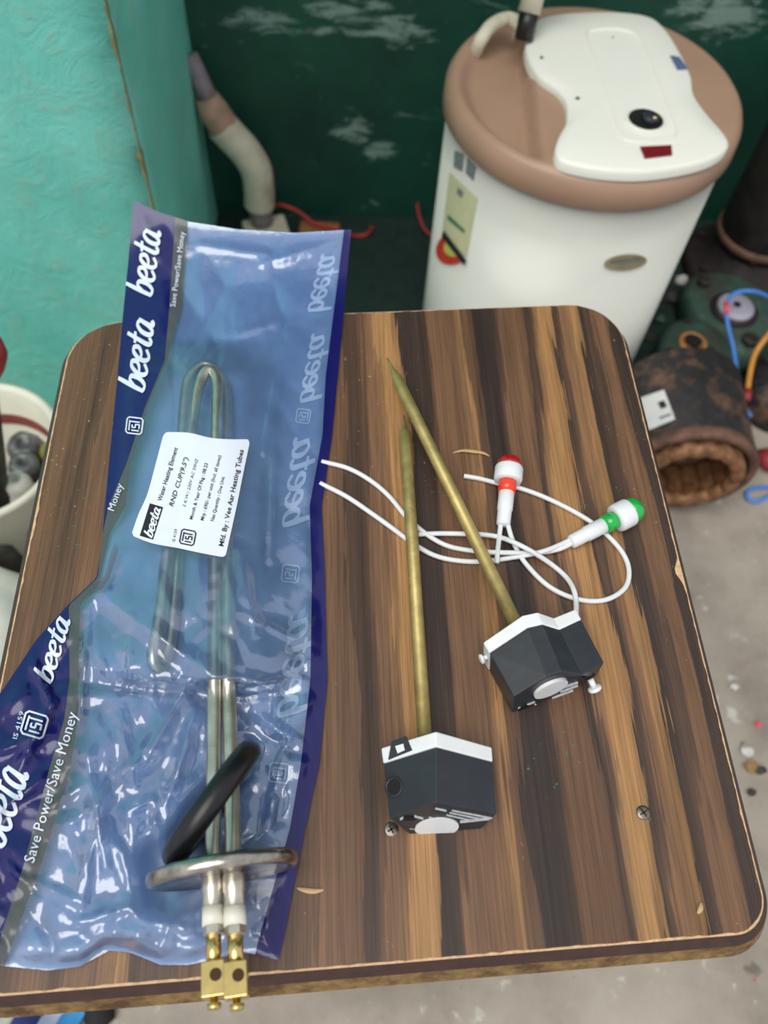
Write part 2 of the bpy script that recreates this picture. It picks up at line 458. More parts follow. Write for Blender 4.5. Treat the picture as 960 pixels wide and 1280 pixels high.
# ------------------------------------------------------------------ setting
def grid_plane(name, o, ux, uy, nx, ny, m, amp=0.0, sc=8.0):
    o, ux, uy = Vector(o), Vector(ux), Vector(uy); nrm = ux.cross(uy).normalized()
    V = []
    for j in range(ny + 1):
        for i in range(nx + 1):
            p = o + ux * (i / nx) + uy * (j / ny)
            V.append(p + nrm * amp * mnoise.noise(p * sc))
    F = [(j * (nx + 1) + i, j * (nx + 1) + i + 1, (j + 1) * (nx + 1) + i + 1, (j + 1) * (nx + 1) + i) for j in range(ny) for i in range(nx)]
    return obj(name, V, F, m, None, True)
struct(grid_plane('floor', (-2.2, -1.6, 0), (5.0, 0, 0), (0, 3.0, 0), 10, 10, 'concrete_floor'), 'grey concrete floor with paint stains')
struct(grid_plane('wall_back', (-0.6, 1.24, 0), (3.4, 0, 0), (0, 0, 2.2), 60, 40, 'dark_green_wall', 0.004, 6.0), 'dark green painted rear wall with scuffed white patches')
# pillar: front face, side face and the worn corner between them
PX, PY = -0.203, 0.80
def pillar():
    V, F = [], []
    H = 2.2; nz = 110; cols = []
    for i in range(31): cols.append((-1.7 + (PX + 1.7) * i / 30.0, PY, 0))
    for i in range(1, 16): cols.append((PX, PY + 0.44 * i / 15.0, 1))
    for j in range(nz + 1):
        z = H * j / nz
        for (x, y, sd) in cols:
            p = Vector((x, y, z)); d = 0.004 * mnoise.noise(p * 7) + 0.0008 * mnoise.noise(p * 34)
            corner = math.exp(-((x - PX) ** 2 + (y - PY) ** 2) / 0.0006)
            chip = 0.006 * corner * (1 + mnoise.noise(Vector((0, 0, z * 26))))
            if sd: p.x += d - chip * 0.7
            else: p.y -= d - chip; p.x -= chip * 0.5 * corner
            V.append(p)
    n = len(cols)
    F = [(j * n + i, j * n + i + 1, (j + 1) * n + i + 1, (j + 1) * n + i) for j in range(nz) for i in range(n - 1)]
    return V, F
pil = struct(obj('wall_left', *pillar(), 'turquoise_plaster', None, True), 'turquoise plastered wall with a chipped corner')
# bare strip where the paint has broken off the corner
for z0, z1 in ((0.34, 0.80),):
    V, nn = [], 90
    for i in range(nn + 1):
        z = z0 + (z1 - z0) * i / nn; wd = 0.0055 * max(0.12, 0.35 + mnoise.noise(Vector((1, 2, z * 22))) + .5 * mnoise.noise(Vector((3, 2, z * 90)))) * min(1, 6 * math.sin(math.pi * (i + .4) / (nn + .8)))
        for a_ in range(5):
            s_ = -1 + a_ * 0.5
            V.append(Vector((PX + 0.001 + (s_ * wd if s_ < 0 else 0.0008), PY - 0.0022 + (s_ * wd * 1.5 if s_ > 0 else -0.0008) - 0.003 * (1 - abs(s_)), z)))
    obj('worn_corner_strip', V, [(i * 5 + a_, i * 5 + a_ + 1, i * 5 + a_ + 6, i * 5 + a_ + 5) for i in range(nn) for a_ in range(4)], 'worn_corner', pil)

# ------------------------------------------------------------------ stool
X0, X1 = at(92, 404).x, at(769, 378).x
CORN = [at(92, 404), at(-81, 1252), at(966, 1165), at(769, 378)]    # ccw seen from above
def rounded(loop, r, seg, off=0.0):
    n = len(loop); ctr = sum(loop, Vector()) / n; out = []
    for i in range(n):
        p, a_, b_ = loop[i], loop[i - 1], loop[(i + 1) % n]
        da, db = (a_ - p).normalized(), (b_ - p).normalized()
        ang = da.angle(db); rr = r[i]; dd = rr / math.tan(ang / 2)
        c_ = p + (da + db).normalized() * (rr / math.sin(ang / 2))
        s_, e_ = p + da * dd - c_, p + db * dd - c_
        for q in range(seg + 1):
            t = q / seg; v_ = s_.lerp(e_, t).normalized() * (rr + off)
            out.append(c_ + v_)
    return out
RAD = [0.040, 0.030, 0.020, 0.038]
def dense(loop, step=0.004):
    out = []
    for i in range(len(loop)):
        a_, b_ = loop[i], loop[(i + 1) % len(loop)]; m_ = max(1, int((b_ - a_).length / step))
        for q in range(m_): out.append(a_.lerp(b_, q / m_))
    return out
stool = thing('wooden_stool', 'square wooden stool with rounded corners and streaky brown laminate top', 'stool', (0.017, 0.23, 0))
rim0 = dense(rounded(CORN, RAD, 10))
dz = Vector((0, 0, 1))
def shift_out(loop, off):
    n = len(loop); out = []
    for i in range(n):
        t_ = (loop[(i + 2) % n] - loop[i - 2]); nn = Vector((t_.y, -t_.x, 0)).normalized()
        out.append(loop[i] + nn * off)
    return out
# laminate sheet: the edge is chewed a little
top_loop = []
for i, p in enumerate(rim0):
    j = 0.0006 * mnoise.noise(p * 160) + 0.0004 * mnoise.noise(p * 420)
    chip = 0.004 * math.exp(-((p - at(853, 715)).length / 0.007) ** 2) + 0.0018 * math.exp(-((p - at(38, 650)).length / 0.02) ** 2) * abs(mnoise.noise(p * 300)) * 2
    top_loop.append((j, chip))
n_r = len(rim0)
tl = [shift_out(rim0, 0.0)[i] for i in range(n_r)]
inset = shift_out(rim0, -0.0011)
tl2 = []
for i in range(n_r):
    nrm = (rim0[i] - inset[i]).normalized()
    tl2.append(inset[i] + nrm * (top_loop[i][0] - top_loop[i][1] - 0.0))
panel = obj('tabletop_panel', *prism([p - dz * 0.0012 for p in tl2], tl2), 'wood_laminate', stool)
core_top = [p - dz * 0.0007 for p in rim0]
mid1 = [p - dz * 0.007 for p in shift_out(rim0, 0.0048)]
bot1 = [p - dz * 0.018 for p in shift_out(rim0, 0.0092)]
bot2 = [p - dz * 0.0195 for p in shift_out(rim0, 0.0084)]
obj('chipped_rim', *prism([p - dz * 0.0011 for p in rim0], core_top), 'chipped_board', stool)
obj('edge_band', *prism(mid1, [p - dz * 0.0011 for p in rim0]), 'edge_brown', stool)
V, F = prism(bot2, bot1); V2, F2 = prism(bot1, mid1)
obj('plywood_base', *join((V, F), (V2, F2)), 'plywood', stool)
for px_, py_ in ((489, 1037), (804, 1016), (150, 470), (715, 440)):
    if py_ < 500: continue
    p = at(px_, py_)
    sc_ = obj('screw', *lathe([(0.0012, -0.004), (0.0041, -0.0002), (0.0040, 0.0003), (0.0030, 0.0007), (0.0008, 0.0009)], p, seg=20), 'screw_steel', stool, True)
    obj('slot', *join(box(p + dz * 0.00085, (0.0048, 0.0009, 0.0006), 0.5), box(p + dz * 0.00085, (0.0009, 0.0048, 0.0006), 0.5)), 'screw_slot', sc_)
for lx, ly in ((-0.14, 0.065), (0.175, 0.075), (-0.14, 0.385), (0.175, 0.39)):
    sx, sy = (1 if lx > 0 else -1), (1 if ly > .2 else -1)
    t_, b_ = Vector((lx, ly, T - 0.0195)), Vector((lx + sx * 0.006, ly, 0))
    q = 0.016
    obj('leg', *prism([b_ + Vector((a * q * .85, c_ * q * .85, 0)) for a, c_ in ((-1, -1), (1, -1), (1, 1), (-1, 1))],
                      [t_ + Vector((a * q, c_ * q, 0)) for a, c_ in ((-1, -1), (1, -1), (1, 1), (-1, 1))]), 'leg_wood', stool)
for a, c_ in (((-0.14, .07), (.175, .078)), ((-.14, .385), (.175, .39)), ((-.14, .07), (-.14, .385)), ((.175, .078), (.175, .39))):
    A, B = Vector((*a, T - 0.05)), Vector((*c_, T - 0.05)); d = B - A
    obj('apron_rail', *box((A + B) / 2, (d.length - 0.03, 0.014, 0.055), math.atan2(d.y, d.x)), 'leg_wood', stool)
    A.z = B.z = 0.16
    obj('stretcher', *box((A + B) / 2, (d.length - 0.024, 0.014, 0.024), math.atan2(d.y, d.x)), 'leg_wood', stool)

# ------------------------------------------------------------------ the bag
def itp(x, xs, ys): return float(np.interp(x, xs, ys))
LY = [250, 330, 400, 480, 580, 690, 722, 757, 800, 860, 900, 1000, 1100, 1205]
LX = [167, 160, 153, 146, 136, 126, 121, 84, 45, 5, -25, -50, -55, -40]
NY = [250, 272, 380, 450, 510, 580, 632, 668, 722, 757, 850, 900, 960, 1080, 1180, 1213]
NX = [217, 219, 212, 206, 181, 158, 136, 128, 122.5, 86, 87, 80, 62, 30, -2, -12]
GX = [234, 235, 227, 209, 184, 163, 157, 137, 125, 100, 98, 97, 88, 52, 15, 5]
IY = [287, 470, 544, 632, 720, 850, 955, 1037, 1175, 1210]
IX = [430, 407, 403, 387, 390, 388, 376, 362, 323, 315]
RX = [439, 422, 415, 402, 406, 409, 399, 381, 354, 345]
TOPX, TOPY = [167, 195, 219, 235, 300, 370, 439], [250, 264, 272, 277, 287, 291, 287]
BOTX, BOTY = [-40, 0, 60, 100, 130, 160, 200, 235, 300, 345], [1200, 1207, 1213, 1208, 1188, 1190, 1206, 1206, 1190, 1200]
def xl(y): return itp(y, LY, LX)
def xn(y): return itp(y, NY, NX)
def xg(y): return itp(y, NY, GX)
def xi(y): return itp(y, IY, IX)
def xr(y): return itp(y, IY, RX)
def seg_d(px, py, s):
    ax, ay, bx, by = s[:4]; dx, dy = bx - ax, by - ay
    t = max(0, min(1, ((px - ax) * dx + (py - ay) * dy) / (dx * dx + dy * dy)))
    return math.hypot(px - ax - t * dx, py - ay - t * dy), t
CREASE = [(205, 900, 150, 985, 4.5, 22), (120, 800, 140, 860, 3.5, 20), (70, 1040, 130, 1000, 4, 16), (330, 900, 372, 930, 3.5, 14), (110, 1060, 96, 1120, 4, 16), (236, 930, 205, 1010, 4, 16), (150, 1060, 176, 1110, 4, 16), (300, 690, 320, 790, 2.5, 14), (150, 690, 128, 740, 3, 14), (112, 732, 285, 858, 5.0, 20), (165, 790, 158, 866, 2.2, 9), (230, 862, 182, 955, 5.0, 18), (300, 862, 346, 850, 3.5, 10),
          (346, 852, 344, 915, 3.0, 10), (112, 745, 100, 905, 2.6, 10), (242, 890, 222, 965, 4.0, 14), (108, 940, 132, 1085, 5.0, 18),
          (134, 958, 100, 1150, 3.5, 13), (192, 1000, 197, 1085, 3.5, 10), (160, 1014, 190, 1000, 3, 9), (320, 862, 384, 828, 2, 8),
          (300, 765, 372, 800, 1.6, 8), (345, 470, 330, 565, 1.4, 8), (342, 560, 338, 700, 1.3, 7), (372, 806, 395, 760, 2, 8),
          (342, 1000, 328, 1060, 4, 12), (368, 890, 340, 1000, 2.6, 10), (64, 880, 20, 968, 5, 14), (40, 826, 66, 880, 4, 12),
          (-5, 940, 60, 918, 4, 10), (-10, 1020, 52, 975, 4, 12), (40, 1100, 106, 1132, 3, 10), (172, 1142, 232, 1162, 3, 10),
          (96, 1154, 182, 1128, 3, 10), (250, 305, 340, 318, 1.6, 10), (330, 330, 420, 300, 1.6, 10), (285, 420, 350, 400, 1.0, 10),
          (60, 1010, 100, 985, 3, 10), (10, 1080, 36, 1110, 3.5, 10), (150, 900, 170, 980, 3, 14), (300, 1110, 340, 1090, 3, 12), (225, 1120, 200, 1190, 2.5, 10)]
TUBE_Y = [460, 700, 860, 1000, 1090, 1260]; TUBE_Z = [.0075, .0125, .0195, .0290, .0365, .0440]
def tube_z(py): return itp(py, TUBE_Y, TUBE_Z)
def lift(py):
    return 0.030 * max(0.0, (400 - py) / 150.0) ** 2
def edge_fade(px, py):
    return max(0.0, min(1.0, (px - xl(py)) / 26.0, (xr(py) - px) / 26.0, (py - itp(px, TOPX, TOPY)) / 40.0, (itp(px, BOTX, BOTY) - py) / 24.0))
STK = [(205, 540), (313, 549), (281.6, 697), (164, 669)]
def in_sticker(px, py):
    d = 1e9
    for i in range(4):
        (ax, ay), (bx, by) = STK[i], STK[(i + 1) % 4]
        L_ = math.hypot(bx - ax, by - ay)
        d = min(d, ((bx - ax) * (py - ay) - (by - ay) * (px - ax)) / L_)
    return max(0.0, min(1.0, (d + 14) / 12.0))
def zf(px, py):
    e = edge_fade(px, py); ee = e * e * (3 - 2 * e)
    # bulge over the tubes that lie inside
    xc = itp(py, [460, 830, 1100], [258, 270, 276]); xlft = itp(py, [470, 830], [232, 203])
    inside = max(0.0, min(1.0, (868 - py) / 16.0)) * max(0.0, min(1.0, (py - 425) / 40.0))
    zc = tube_z(py)
    b = 0.0
    if inside > 0:
        d = max(0.0, abs(px - xc) - 14); b = (zc + 0.0062) * math.exp(-(d / 62.0) ** 2)
        if py < 860:
            dl = max(0.0, abs(px - xlft) - 12) + max(0.0, (py - 838)) * 1.5
            b = max(b, (tube_z(py) + 0.0058 - 0.002) * math.exp(-(dl / 55.0) ** 2))
        b *= inside
    low = 1.0 - inside if py > 600 else 0.0
    b = max(b, 0.0075 * low * math.exp(-((px - 150) / 130.0) ** 2))
    # creases
    cz = 0.0
    for s in CREASE:
        d, t = seg_d(px, py, s)
        if d < s[5]:
            q = 1 - d / s[5]; cz += s[4] * 0.00135 * (q ** 1.3) * (0.35 + 0.65 * math.sin(math.pi * (0.1 + 0.8 * t)))
    wr = 0.35 if py < 700 else itp(py, [700, 780], [0.35, 1.0])
    v1 = mnoise.voronoi(Vector((px / 58.0, py / 70.0, 0.3)))[0]
    v2 = mnoise.voronoi(Vector((px / 24.0 + 7, py / 30.0, 1.3)))[0]
    wz = wr * (0.0062 * min(0.8, (v1[1] - v1[0])) + 0.0016 * (v2[1] - v2[0]) + 0.0018 * mnoise.noise(Vector((px / 40.0, py / 46.0, 5))))
    st = in_sticker(px, py)
    z = 0.0022 + ee * (b + (1 - st) * (cz + wz) + 0.0012)
    # film that lies under the exposed tubes stays below them
    if py > 850:
        d = max(0.0, abs(px - itp(py, [860, 1100], [274, 280])) - 10)
        lim = (zc - 0.0075) + 0.0006 * d
        z = min(z, max(0.0022, lim))
        ro = min(seg_d(px, py, (218, 1068, 312, 938))[0], 60)       # seal ring and flange press the film flat
        z = min(z, 0.0026 + 0.00012 * max(0, ro - 16) + 0.00002 * ro * ro / 3)
        fd_ = math.hypot(max(0, abs(py - 1092) - 10), max(0, abs(px - 280) - 70)); z = min(z, 0.0030 + 0.00002 * fd_ + 0.0000035 * fd_ * fd_)
    return z + lift(py)
def zb(px, py):
    e = edge_fade(px, py)
    return 0.0006 + 0.0006 * e * (0.5 + mnoise.noise(Vector((px / 60.0, py / 60.0, 9)))) + lift(py)
bag = thing('plastic_bag', 'crumpled blue plastic bag with navy printed side strips lying on the stool', 'bag', at(270, 720, 0))
NROW = 230
def sheet(name, xa, xb, ncol, zfun, m, smooth=True, off=0.0):
    V = []
    for j in range(NROW + 1):
        t = j / NROW; yn = 250 + t * 960
        for i in range(ncol + 1):
            s = i / ncol; x = xa(yn) * (1 - s) + xb(yn) * s
            yt, yb_ = itp(x, TOPX, TOPY), itp(x, BOTX, BOTY)
            y = yt + (yb_ - yt) * t
            x = xa(y) * (1 - s) + xb(y) * s
            V.append(at(x, y, zfun(x, y) + off))
    F = [(j * (ncol + 1) + i, (j + 1) * (ncol + 1) + i, (j + 1) * (ncol + 1) + i + 1, j * (ncol + 1) + i + 1) for j in range(NROW) for i in range(ncol)]
    return obj(name, V, F, m, bag, smooth)
sheet('rear_film', xl, xi, 40, zb, 'bag_back_blue')
sheet('rear_seam', xi, xr, 6, zb, 'bag_navy')
sheet('edge_strip', xi, xr, 8, zf, 'bag_navy')['label'] = 'narrow navy strip along the sealed edge'
sheet('front_strip', xl, xn, 26, zf, 'bag_navy')['label'] = 'navy printed strip'
sheet('slogan_strip', xn, xg, 6, zf, 'bag_grey')['label'] = 'grey strip with a slogan'
sheet('clear_film', xg, xi, 110, zf, 'bag_clear_film')['label'] = 'clear front film'

# ---- lettering drawn from strokes / the built-in font, draped over the film
GLY = {'b': ([[(.16, 1.02), (.10, .5), (.06, .04)], [(.09, .36), (.24, .58), (.40, .52), (.40, .22), (.26, .03), (.06, .06)]], .50),
       'e': ([[(.06, .30), (.26, .32), (.40, .44), (.34, .60), (.18, .58), (.05, .36), (.07, .12), (.22, .01), (.42, .14)]], .46),
       't': ([[(.24, .92), (.16, .40), (.14, .12), (.24, .01), (.36, .10)], [(.02, .60), (.20, .62), (.38, .64)]], .38),
       'a': ([[(.40, .54), (.24, .60), (.08, .42), (.06, .14), (.18, .02), (.32, .16), (.42, .58)], [(.42, .58), (.37, .16), (.44, .02), (.54, .10)]], .54)}
def ribbon2d(pts, wd, n=6):
    P = catmull(pts, n); L, Rr = [], []
    for i in range(len(P)):
        t = P[min(i + 1, len(P) - 1)] - P[max(i - 1, 0)]; t = t / (np.linalg.norm(t) + 1e-9)
        nrm = np.array([-t[1], t[0]]); q = i / (len(P) - 1)
        w_ = wd * (0.75 + 0.45 * abs(t[1])) * (0.8 + 0.2 * math.sin(math.pi * q)) / 2
        L.append(P[i] + nrm * w_); Rr.append(P[i] - nrm * w_)
    V = L + Rr; n_ = len(P)
    return [tuple(v) for v in V], [(i, i + 1, n_ + i + 1, n_ + i) for i in range(n_ - 1)]
def word2d(word, wd=.13, slant=.22):
    V, F, x = [], [], 0.0
    for ch in word:
        st, adv = GLY[ch]
        for s in st:
            v, f = ribbon2d([(a + x, b) for a, b in s], wd); k0 = len(V)
            V += [(a + slant * b, b) for a, b in v]; F += [tuple(i + k0 for i in q) for q in f]
        x += adv
    return V, F, x
def strokes2d(paths, wd):
    V, F = [], []
    for s in paths:
        pts = []
        for i in range(len(s) - 1):
            for q in range(4): pts.append((s[i][0] + (s[i + 1][0] - s[i][0]) * q / 4, s[i][1] + (s[i + 1][1] - s[i][1]) * q / 4))
        pts.append(s[-1]); P = [np.array(p) for p in pts]; n_ = len(P); L, Rr = [], []
        for i in range(n_):
            t = P[min(i + 1, n_ - 1)] - P[max(i - 1, 0)]; t /= (np.linalg.norm(t) + 1e-9); nr = np.array([-t[1], t[0]])
            L.append(P[i] + nr * wd / 2); Rr.append(P[i] - nr * wd / 2)
        k0 = len(V); V += [tuple(v) for v in L + Rr]; F += [(k0 + i, k0 + i + 1, k0 + n_ + i + 1, k0 + n_ + i) for i in range(n_ - 1)]
    return V, F
MARK = [[(.12, 0), (.88, 0), (1, .12), (1, .88), (.88, 1), (.12, 1), (0, .88), (0, .12), (.12, 0)],
        [(.18, .82), (.82, .82)], [(.20, .66), (.20, .2)], [(.55, .64), (.38, .64), (.38, .44), (.58, .44), (.58, .2), (.34, .2)], [(.74, .82), (.74, .2)]]
def font2d(txt, bold=0.0, shear=0.0):
    cu = bpy.data.curves.new('t', 'FONT'); cu.body = txt; cu.size = 1.0; cu.offset = bold; cu.shear = shear; cu.resolution_u = 2
    o = bpy.data.objects.new('t', cu); C.objects.link(o)
    dg = bpy.context.evaluated_depsgraph_get(); dg.update(); me = o.evaluated_get(dg).to_mesh()
    V = [(v.co.x, v.co.y) for v in me.vertices]; F = [tuple(p.vertices) for p in me.polygons]
    o.evaluated_get(dg).to_mesh_clear(); bpy.data.objects.remove(o); bpy.data.curves.remove(cu)
    return V, F
def drape(name, V, F, org, u, v, m, parent, off=0.0006, zfun=zf, maxpx=None):
    """2D outline -> pixel frame (origin, u per unit, v per unit) -> draped over the film"""
    if maxpx:
        bm = bmesh.new()
        vs_ = [bm.verts.new((org[0] + a * u[0] + b * v[0], org[1] + a * u[1] + b * v[1], 0)) for a, b in V]
        for f in F:
            try: bm.faces.new([vs_[i] for i in f])
            except ValueError: pass
        for _ in range(3):
            es = [e for e in bm.edges if e.calc_length() > maxpx]
            if not es: break
            bmesh.ops.subdivide_edges(bm, edges=es, cuts=1); bmesh.ops.triangulate(bm, faces=bm.faces)
        bm.verts.ensure_lookup_table(); bm.verts.index_update()
        PV = [(q.co.x, q.co.y) for q in bm.verts]; F = [tuple(q.index for q in f.verts) for f in bm.faces]; bm.free()
    else:
        PV = [(org[0] + a * u[0] + b * v[0], org[1] + a * u[1] + b * v[1]) for a, b in V]
    return obj(name, [at(x, y, zfun(x, y) + off) for x, y in PV], F, m, parent)
def logo(p0, p1, hh, m, parent, mirror=False, off=0.0009, zfun=zf, wd=.13, name='logo_lettering'):
    V, F, adv = word2d('beeta', wd); d = np.array(p1, float) - np.array(p0); L_ = np.linalg.norm(d)
    u_ = d / adv; n_ = d / L_; v_ = np.array([n_[1], -n_[0]]) * hh * (-1 if mirror else 1)
    return drape(name, V, F, p0, u_, v_, m, parent, off, zfun, 7)
def line(txt, p0, p1, hh, m, parent, bold=0.0, shear=0.0, off=0.0009, zfun=zf, name='small_print', mirror=False, maxpx=12):
    V, F = font2d(txt, bold, shear); x1 = max(v[0] for v in V); d = np.array(p1, float) - np.array(p0); L_ = np.linalg.norm(d)
    n_ = d / L_; v_ = np.array([n_[1], -n_[0]]) * hh / 0.72 * (-1 if mirror else 1)
    return drape(name, V, F, p0, d / x1, v_, m, parent, off, zfun, maxpx)
def mark(c, n_, size, m, parent, mirror=False, off=0.0009, zfun=zf, wd=.08):
    V, F = strokes2d(MARK, wd); n_ = np.array(n_, float); n_ /= np.linalg.norm(n_)
    v_ = np.array([n_[1], -n_[0]]) * (-1 if mirror else 1)
    o = np.array(c) - (n_ + v_) * size / 2
    return drape('standard_mark', V, F, o, n_ * size, v_ * size, m, parent, off, zfun)
by = {o.name.split('.')[0]: o for o in bag.children}
FS, SS, CF, RF = by['front_strip'], by['slogan_strip'], by['clear_film'], by['rear_film']
logo((190, 372), (201, 290), 34, 'print_white', FS)
logo((180, 492), (193, 402), 34, 'print_white', FS)
logo((202, 268), (212, 190), 0.01, 'print_white', FS) if False else None
mark((168, 532), (.12, -1), 20, 'print_white', FS)
logo((4, 1062), (36, 968), 50, 'print_white', FS)
logo((64, 856), (88, 776), 26, 'print_white', FS)
mark((43, 906), (.30, -1), 29, 'print_white', FS)
line('IS 4159', (21, 925), (30, 890), 6, 'print_pale', FS)
line('Save Power/Save Money', (42, 1080), (97, 892), 14, 'print_white', SS)
line('Save Power/Save Money', (219, 384), (231, 290), 7, 'print_white', SS)
line('Money', (142, 640), (154, 606), 9, 'print_white', SS, off=0.0016)
# mirrored print on the rear film, seen through the clear side
def zb2(x, y): return zb(x, y)
logo((384, 390), (402, 318), 28, 'print_pale', RF, True, 0.0007, zb2)
logo((374, 504), (390, 418), 26, 'print_pale', RF, True, 0.0007, zb2)
logo((352, 660), (368, 548), 32, 'print_pale', RF, True, 0.0007, zb2)
logo((346, 898), (362, 772), 38, 'print_pale', RF, True, 0.0007, zb2)
for c_, s_ in (((379, 520), 17), ((363, 717), 21), ((349, 966), 24)): mark(c_, (.12, -1), s_, 'print_pale', RF, True, 0.0007, zb2)
line('Z', (298, 1182), (300, 1150), 24, 'print_pale', RF, off=0.0007, zfun=zb2)

# sticker
def sticker():
    edge = []
    ctrl = [(205, 540), (236, 541), (262, 547), (285, 550), (313, 549), (303, 596), (292, 648), (281.6, 697), (240, 688), (205, 684), (164, 669), (184.5, 617)]
    n = 26; V = []
    top = catmull([(205, 540), (236, 541), (262, 547), (285, 549), (313, 549)], 8); bot = catmull([(164, 669), (190, 679), (222, 685), (250, 691), (281.6, 697)], 8)
    lft = catmull([(205, 540), (194, 582), (184, 618), (173, 643), (164, 669)], 8); rgt = catmull([(313, 549), (304, 592), (296, 632), (288, 668), (281.6, 697)], 8)
    N = len(top)
    for j in range(N):
        t = j / (N - 1)
        for i in range(N):
            s = i / (N - 1)
            p = (1 - t) * top[i] + t * bot[i] + (1 - s) * lft[j] + s * rgt[j] - ((1 - s) * (1 - t) * top[0] + s * (1 - t) * top[-1] + (1 - s) * t * bot[0] + s * t * bot[-1])
            # round the corners
            a, b = min(s, 1 - s), min(t, 1 - t); r = 0.055
            if a < r and b < r:
                d = math.hypot(r - a, r - b)
                if d > r:
                    q = (d - r) / d; cx = top[0] * 0 + 0
                    ss, tt = (s + (r - a) * q * (1 if s < .5 else -1)), (t + (r - b) * q * (1 if t < .5 else -1))
                    p = p + (ss - s) * (top[-1] - top[0]) + (tt - t) * (lft[-1] - lft[0])
            V.append(p)
    F = [(j * N + i, (j + 1) * N + i, (j + 1) * N + i + 1, j * N + i + 1) for j in range(N - 1) for i in range(N - 1)]
    return obj('paper_label', [at(p[0], p[1], zf(p[0], p[1]) + 0.0007) for p in V], F, 'sticker_white', bag, True)
stk = sticker(); stk['label'] = 'white printed paper label'
def cp(x, y): return (140 + x / 5.0526, 530 + y / 5.05)
so = 0.0011
bxv = [(0, 0), (1, 0), (1, 1), (0, 1)]
p0, p1, p2 = np.array(cp(258, 730)), np.array(cp(322, 525)), np.array(cp(175, 705))
drape('logo_panel', bxv, [(0, 1, 2, 3)], p0, p1 - p0, p2 - p0, 'ink_black', stk, so, zf, 8)
logo(cp(252, 722), cp(308, 538), 12, 'sticker_white', stk, False, so + .0004, zf, .15)
line('Water Heating Element', cp(312, 488), cp(416, 152), 5.6, 'ink_black', stk, 0.012, off=so)
line('RND CUP(9.5")', cp(384, 526), cp(482, 215), 5.8, 'ink_black', stk, 0.012, 0.2, off=so)
line('2 K.W./ 230V AC 50HZ', cp(462, 527), cp(545, 220), 3.8, 'ink_black', stk, 0.0, 0.2, off=so)
line('Month & Year Of Pkg : 08.23', cp(507, 606), cp(606, 250), 4.4, 'ink_black', stk, 0.01, off=so)
line('Mrp : 690/- per unit (Incl. all taxes)', cp(577, 612), cp(690, 200), 4.4, 'ink_black', stk, 0.01, off=so)
line('Net Quantity : One Unit', cp(642, 616), cp(712, 335), 4.4, 'ink_black', stk, 0.01, off=so)
line('Mfd. By : Vee Aar Heating Tubes', cp(702, 776), cp(832, 165), 6.2, 'ink_black', stk, 0.015, off=so)
line('IS 4159', cp(396, 745), cp(412, 665), 3.6, 'ink_black', stk, off=so)
mark(cp(478, 715), (.2, -1), 18, 'ink_black', stk, False, so, zf, .09)

# ------------------------------------------------------------------ heating element
el = thing('heating_element', 'folded metal tube heating element with round flange, partly inside the bag', 'heating element', at(280, 1090, 0))
tr_ = 0.0040
def epath(pts): return [at(x, y, z) for x, y, z in pts]
# one long folded tube: up one leg, over, down, lower bend, and back the same way beside it
legA = [(292, 1090, .0375), (290, 1000, .030), (286, 860, .0205), (284, 700, .0140), (284, 560, .0085), (283, 500, .0065), (276, 470, .0065), (257, 456, .0065), (238, 470, .0065), (231, 500, .0062), (226, 580, .0060), (222, 690, .0058), (214, 790, .0060), (208, 817, .0065),
        (199, 834, .0095), (192, 824, .0135), (195, 800, .0145), (203, 750, .0140), (211, 680, .0130), (226, 600, .0130), (240, 530, .0140), (247, 490, .0148), (254, 470, .0150), (262, 463, .0150), (270, 472, .0150), (272, 495, .0150), (270, 560, .0155), (268, 720, .0170), (268, 860, .0215), (267, 1000, .0290), (266, 1090, .0345)]
legs = catmull([tuple(p) for p in epath(legA)], 8)
obj('tube', *tube(legs, tr_, 14), 'steel_tube', el, True)
ax_d = (at(284, 1240, .0432) - at(281, 1090, .0365)).normalized()
fl_c = at(279, 1088, .0360)
fl_axis = (Vector((0.135, -1.0, -0.03))).normalized()
flg = obj('flange', *lathe([(0.004, 0.0022), (0.030, 0.0020), (0.0325, 0.0034), (0.0352, 0.0030), (0.0362, 0.0012), (0.0362, -0.0022), (0.0350, -0.0034), (0.0330, -0.0030), (0.031, -0.001), (0.004, -0.0008)], fl_c, fl_axis, 72), 'steel_flange', el, True)
